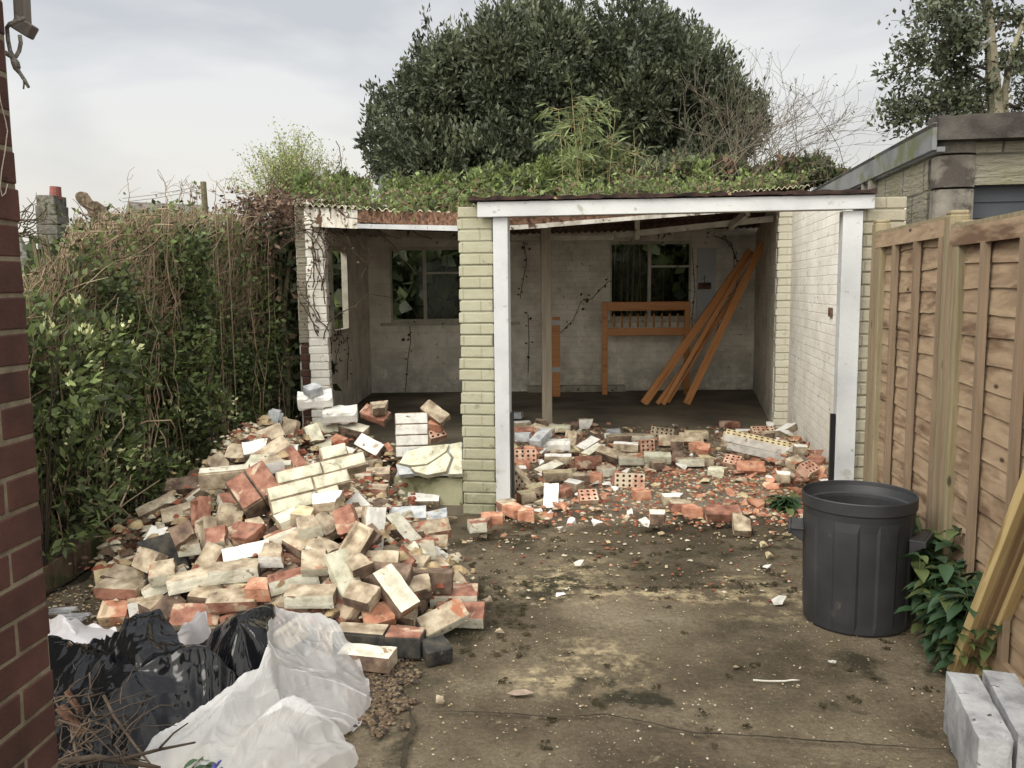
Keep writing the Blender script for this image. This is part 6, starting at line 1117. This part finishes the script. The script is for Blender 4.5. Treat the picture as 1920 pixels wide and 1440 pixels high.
# pollarded stumps on the hedge top
for px, py, r_, lab in ((166, 376, .075, 'knobbly pollarded stump end just right of the chimney'), (192, 397, .10, 'fat brown pollarded stump in the hedge top right of the chimney')):
    mb = MB(); p = D(px, py, 6.2); pts = [Vector((p.x+.1, 6.25, .0)), Vector((p.x+.1, 6.25, p.z-.25)), Vector((p.x+.09, 6.25, p.z-.15)), p-Vector((-.03, 0, .07)), p-Vector((0, 0, .03)), p+Vector((-.03, 0, .01)), p+Vector((-.06, 0, .03)), p+Vector((-.08, 0, .03))]; mb.tube(pts, [r_*.45, r_*.45, r_*.5, r_*.62, r_*.42, r_*.58, r_*.4, r_*.2], 11)
    mb.v = [tuple(c+random.uniform(-.018, .018) for c in v) for v in mb.v]; tag(mb.build('tree_stump', M('knobbly_bark', [(.05, .038, .025), (.12, .09, .06), (.18, .14, .10)], 22, 6, .95, bmp=1, bscale=60), origin=(p.x, 6.2, 0)), lab, 'stump')
# wild stalks
st = thing('dry_stalks', 'wispy dry plant stalks sticking up above the hedge left of the pole', 'stalks', D(330, 500, 6.8).xy.to_3d()); sb = SB()
for px in (305, 310, 332, 340, 360, 365, 362, 405, 420, 240):
    a = np.array(D(px+random.uniform(-6, 6), 385, 6.8)); b = np.array(D(px, 330+random.uniform(0, 25), 6.8)); t_ = np.linspace(0, 1, 8)[:, None]; P_ = a*(1-t_)+b*t_+np.cumsum(rng.normal(0, .006, (8, 3)), 0); a0 = a*1; a0[2] = .2; sb.stem([a0, a], .006, .004); sb.stem(P_, .004, .0018)
    for _ in range(4): sb.stem(npath(P_[random.randint(4, 7)], rng.normal(0, 1, 3)+[0, 0, .5], 4, .03, .3, 0), .002, .0015)
sb.build('stems', m_twig, st)
tw = thing('bare_twigs', 'bunch of bare brown twigs beside the house wall level with the chimney', 'twigs', (-2.7, 4.6, 1.5)); sb = SB()
for _ in range(26): sb.stem(npath(D(random.uniform(20, 50), random.uniform(400, 450), 4.5), [1, 0, random.uniform(-.2, .7)], 7, .025, .3, .02), .004, .0015)
for _ in range(10): q_ = D(random.uniform(60, 90), 440+random.uniform(0, 30), 4.9); sb.stem([[q_.x+.15, q_.y, .6], list(q_)], .010, .006, 5)
sb.build('stems', m_bark, tw)
# undergrowth behind the hedge and behind the garage: hides the horizon
Cb = np.array([[random.uniform(-4, 5), random.uniform(12.5, 13.6), random.uniform(0, 2.35)] for _ in range(13000)]+[[random.uniform(-9, 6), random.uniform(13.6, 15.2), random.uniform(0, 2.2)] for _ in range(5000)]); V, Fq, mi = leafcloud(Cb, rng.normal(0, 1, Cb.shape), .24, .75); tag(fast('undergrowth', V, Fq, rng.choice(3, len(mi), p=[.4, .4, .2]), [g_hdark, g_dark2, g_mid]), kind='stuff')
# ------------------------------------------------------------ plastic sheets
def worley(X, Y, n, seed, x0, x1, y0, y1):
    r_ = np.random.default_rng(seed); P_ = np.stack([r_.uniform(x0, x1, n), r_.uniform(y0, y1, n)], -1); d = np.sort(np.sqrt((X[..., None]-P_[:, 0])**2+(Y[..., None]-P_[:, 1])**2), -1)[..., :2]; return d[..., 0], d[..., 1]
def sheet(name, label, cat, bd, centre, bulge, amp, seed, mat, fold=(0, 0), nr=70, nth=300, lift=.0):
    B = [G(px, py, z) for px, py, z in bd]; C_ = G(*centre); k = len(B); th = np.linspace(0, k, nth, endpoint=False); i0 = th.astype(int); fr = (th-i0)[:, None]; Bn = np.array([list(b) for b in B])
    g_ = lambda i: Bn[i % k]; P_ = .5*((2*g_(i0))+(g_(i0+1)-g_(i0-1))*fr+(2*g_(i0-1)-5*g_(i0)+4*g_(i0+1)-g_(i0+2))*fr**2+(3*g_(i0)-g_(i0-1)-3*g_(i0+1)+g_(i0+2))*fr**3); P_ = P_*.6+(g_(i0)*(1-fr)+g_(i0+1)*fr)*.4
    r_ = np.linspace(0, 1, nr)**.8; XY = np.array(list(C_))*(1-r_[:, None, None])+P_[None]*r_[:, None, None]; X = XY[..., 0]; Y = XY[..., 1]; Z = XY[..., 2]
    ex = (X.min()-.1, X.max()+.1, Y.min()-.1, Y.max()+.1); wx = X+.05*vn(X, Y, 6, seed); wy = Y+.05*vn(X, Y, 6, seed+9); f1, f2 = worley(wx, wy, 26, seed, *ex); g1, g2 = worley(wx, wy, 110, seed+1, *ex); h1, h2 = worley(X, Y, 400, seed+2, *ex)
    def fl_(ang, s, st, sd2): ang = ang+.5*vn(X, Y, 1.6, sd2+60, 1); u_ = X*np.cos(ang)+Y*np.sin(ang); v_ = Y*np.cos(ang)-X*np.sin(ang); return 1-2.4*np.abs(vn(u_*s/st+3, v_*s+7, 1.0, sd2, 2))
    Z = Z+bulge*(1-r_[:, None]**2)+fold[1]*amp*(.95*fl_(fold[0], 4.0, 3.2, seed)+.42*fl_(fold[0]+.7, 8.5, 3.5, seed+1)+.13*fl_(fold[0]-.5, 19, 3, seed+2)+.04*fl_(fold[0]+.9, 40, 3, seed+3))+amp*1.6*f1+amp*1.4*g1-amp*.35
    edge = np.clip((1-r_)/.05, 0, 1)[:, None]; Z = np.maximum(Z*edge+(P_[:, 2][None]+.004+.010*np.sin(th*9)[None])*(1-edge)+0*Z, .004+lift); V = np.stack([X+.012*vn(X, Y, 14, seed+5), Y+.012*vn(X, Y, 14, seed+6), Z], -1).reshape(-1, 3)
    i = np.arange(nr*nth).reshape(nr, nth); q = np.stack([i[:-1], i[1:], np.roll(i, -1, 1)[1:], np.roll(i, -1, 1)[:-1]], -1).reshape(-1, 4); o = fast(name, V, q, np.zeros(len(q)), [mat], smooth=True); tag(o, label, cat); return o
m_blackpl, nt, b = base('black_polythene', .13, .22); b.inputs['Base Color'].default_value = (.005, .005, .006, 1); bump(nt, b, noise(nt, coords(nt), 30, 2, .5), .1, .003); ntc = nt
def clearmat(name, op, col):
    m, nt, b = base(name, .28, .6); b.inputs['Base Color'].default_value = (*col, 1); bump(nt, b, noise(nt, coords(nt), 45, 5, .6, .8), .5, .004); tr = nt.nodes.new('ShaderNodeBsdfTransparent'); tl_ = nt.nodes.new('ShaderNodeBsdfTranslucent'); tl_.inputs[0].default_value = (*col, 1); a = nt.nodes.new('ShaderNodeMixShader'); a.inputs[0].default_value = .4; c = nt.nodes.new('ShaderNodeMixShader'); c.inputs[0].default_value = op
    nt.links.new(b.outputs[0], a.inputs[1]); nt.links.new(tl_.outputs[0], a.inputs[2]); nt.links.new(tr.outputs[0], c.inputs[1]); nt.links.new(a.outputs[0], c.inputs[2]); nt.links.new(c.outputs[0], nt.nodes['Material Output'].inputs[0]); return m
m_clear = clearmat('milky_polythene', .50, (.86, .85, .84)); m_white2 = clearmat('white_polythene', .96, (.70, .68, .70))
sheet('plastic_sheet', 'flat white plastic sheet behind the black plastic next to the house wall', 'plastic sheet', [(70, 1165, .03), (120, 1158, .12), (165, 1172, .06), (218, 1182, .04), (214, 1225, .02), (150, 1240, .02), (70, 1235, .02)], (140, 1205, .06), .03, .022, 3, m_white2)
sheet('plastic_sheet', 'upstanding white plastic corner between the two black plastic humps', 'plastic sheet', [(318, 1200, .05), (350, 1170, .22), (380, 1145, .27), (395, 1185, .15), (405, 1215, .06), (365, 1235, .04), (335, 1230, .04)], (365, 1195, .15), .03, .012, 5, m_white2, nr=40, nth=160)
sheet('black_plastic', 'large crumpled black plastic sheet lying beside the house wall', 'plastic sheet', [(60, 1215, .03), (150, 1222, .04), (205, 1205, .16), (240, 1172, .24), (305, 1158, .24), (330, 1190, .20), (348, 1235, .16), (400, 1240, .2), (455, 1290, .12), (430, 1350, .04), (330, 1400, .02), (260, 1440, 0), (150, 1470, 0), (60, 1470, 0)], (260, 1290, .14), .04, .042, 11, m_blackpl, fold=(.75, 1.0), nr=140, nth=600)
sheet('black_plastic', 'glossy black plastic hump tented up against the clear sheet', 'plastic sheet', [(365, 1225, .06), (400, 1185, .18), (450, 1152, .26), (512, 1140, .26), (515, 1180, .22), (500, 1230, .20), (480, 1285, .10), (430, 1290, .10), (385, 1260, .08)], (445, 1215, .20), .06, .03, 17, m_blackpl, fold=(.9, 1.2), nr=90, nth=420)
sheet('clear_plastic', 'large crumpled translucent plastic sheet spilling in front of the brick heap', 'plastic sheet', [(508, 1143, .25), (560, 1158, .19), (600, 1172, .14), (640, 1192, .10), (668, 1225, .07), (690, 1280, .02), (697, 1330, .0), (660, 1375, .0), (625, 1392, .0), (672, 1425, 0), (650, 1452, 0), (560, 1490, 0), (420, 1490, 0), (262, 1450, .0), (272, 1405, .03), (340, 1360, .08), (420, 1315, .14), (480, 1275, .2), (500, 1220, .26)], (530, 1330, .13), .02, .046, 29, m_clear, fold=(.55, 1.1), nr=170, nth=760)
# grey scraps
mb = MB()
for x, y, a_ in ((105, 1150, -.2), (130, 1160, -.15), (118, 1142, -.3), (140, 1152, -.1)): mb.box(G(x, y, .03), (.15, .02, .012), Matrix.Rotation(a_, 3, 'Z') @ Matrix.Rotation(random.uniform(-.2, .2), 3, 'Y'), 0, .004)
tag(mb.build('scrap_strips', m_lightblock, origin=G(120, 1150)), 'bundle of grey plastic scrap strips behind the white sheet by the wall', 'scrap')
# twigs pile in the corner
tg = thing('branch_pile', 'pile of cut brown twigs and bark in the bottom left corner', 'branches', G(200, 1420)); sb = SB()
for pth, r_ in ((((195, 1305), (215, 1345), (255, 1400), (292, 1445)), .006), (((225, 1425), (300, 1405), (366, 1392)), .006), (((300, 1402), (325, 1375), (352, 1356)), .004), (((110, 1350), (170, 1370), (225, 1425)), .004), (((130, 1395), (175, 1330), (205, 1275)), .004), (((168, 1262), (170, 1300), (168, 1310)), .003), (((110, 1430), (180, 1420), (260, 1432), (300, 1440)), .011), (((150, 1440), (135, 1380), (130, 1340)), .005), (((160, 1310), (190, 1300), (208, 1298)), .004), (((105, 1330), (150, 1345), (200, 1360)), .003), (((210, 1350), (235, 1340), (240, 1350)), .004)):
    n_ = len(pth); sb.stem([list(G(a, b, .22-.10*abs(i/(n_-1)-.2))) for i, (a, b) in enumerate(pth)], r_, r_*.5, 6)
for _ in range(60): q_ = npath(G(random.uniform(100, 230), random.uniform(1290, 1440), random.uniform(.10, .24)), [random.uniform(-1, 1), random.uniform(-1, 1), random.uniform(-.2, .3)], 8, random.uniform(.012, .03), .25, -.02); sb.stem(q_, random.uniform(.0018, .0045), .001, 4)
sb.build('twigs', M('wet_brown_twig', [(.035, .025, .018), (.09, .065, .045)], 8, 4, .9, bmp=0), tg); mb = MB(); mb.beam(G(112, 1325, .22), G(155, 1375, .14), .03, .012); mb.build('bark_strip', m_rustwood, tg); mb = MB(); mb.beam(G(125, 1295, .22), G(150, 1335, .15), .02, .008); mb.build('bark_strip', m_rustwood, tg)
fp = broad('tiny plant with blue flowers at the bottom edge in front of the clear plastic', G(402, 1462), 6, .08, .04, .04); mb = MB(); c = G(405, 1450, .075)
for i in range(6): mb.tube([c+Vector((random.gauss(0, .010), random.gauss(0, .01), random.uniform(-.01, .02))), c+Vector((random.gauss(0, .014), random.gauss(0, .014), random.uniform(.01, .04)))], [.002, .0035], 5)
mb.build('flowers', M('blue_flower', [(.05, .05, .2), (.08, .08, .3)], 20, 2, .6, bmp=0), fp)
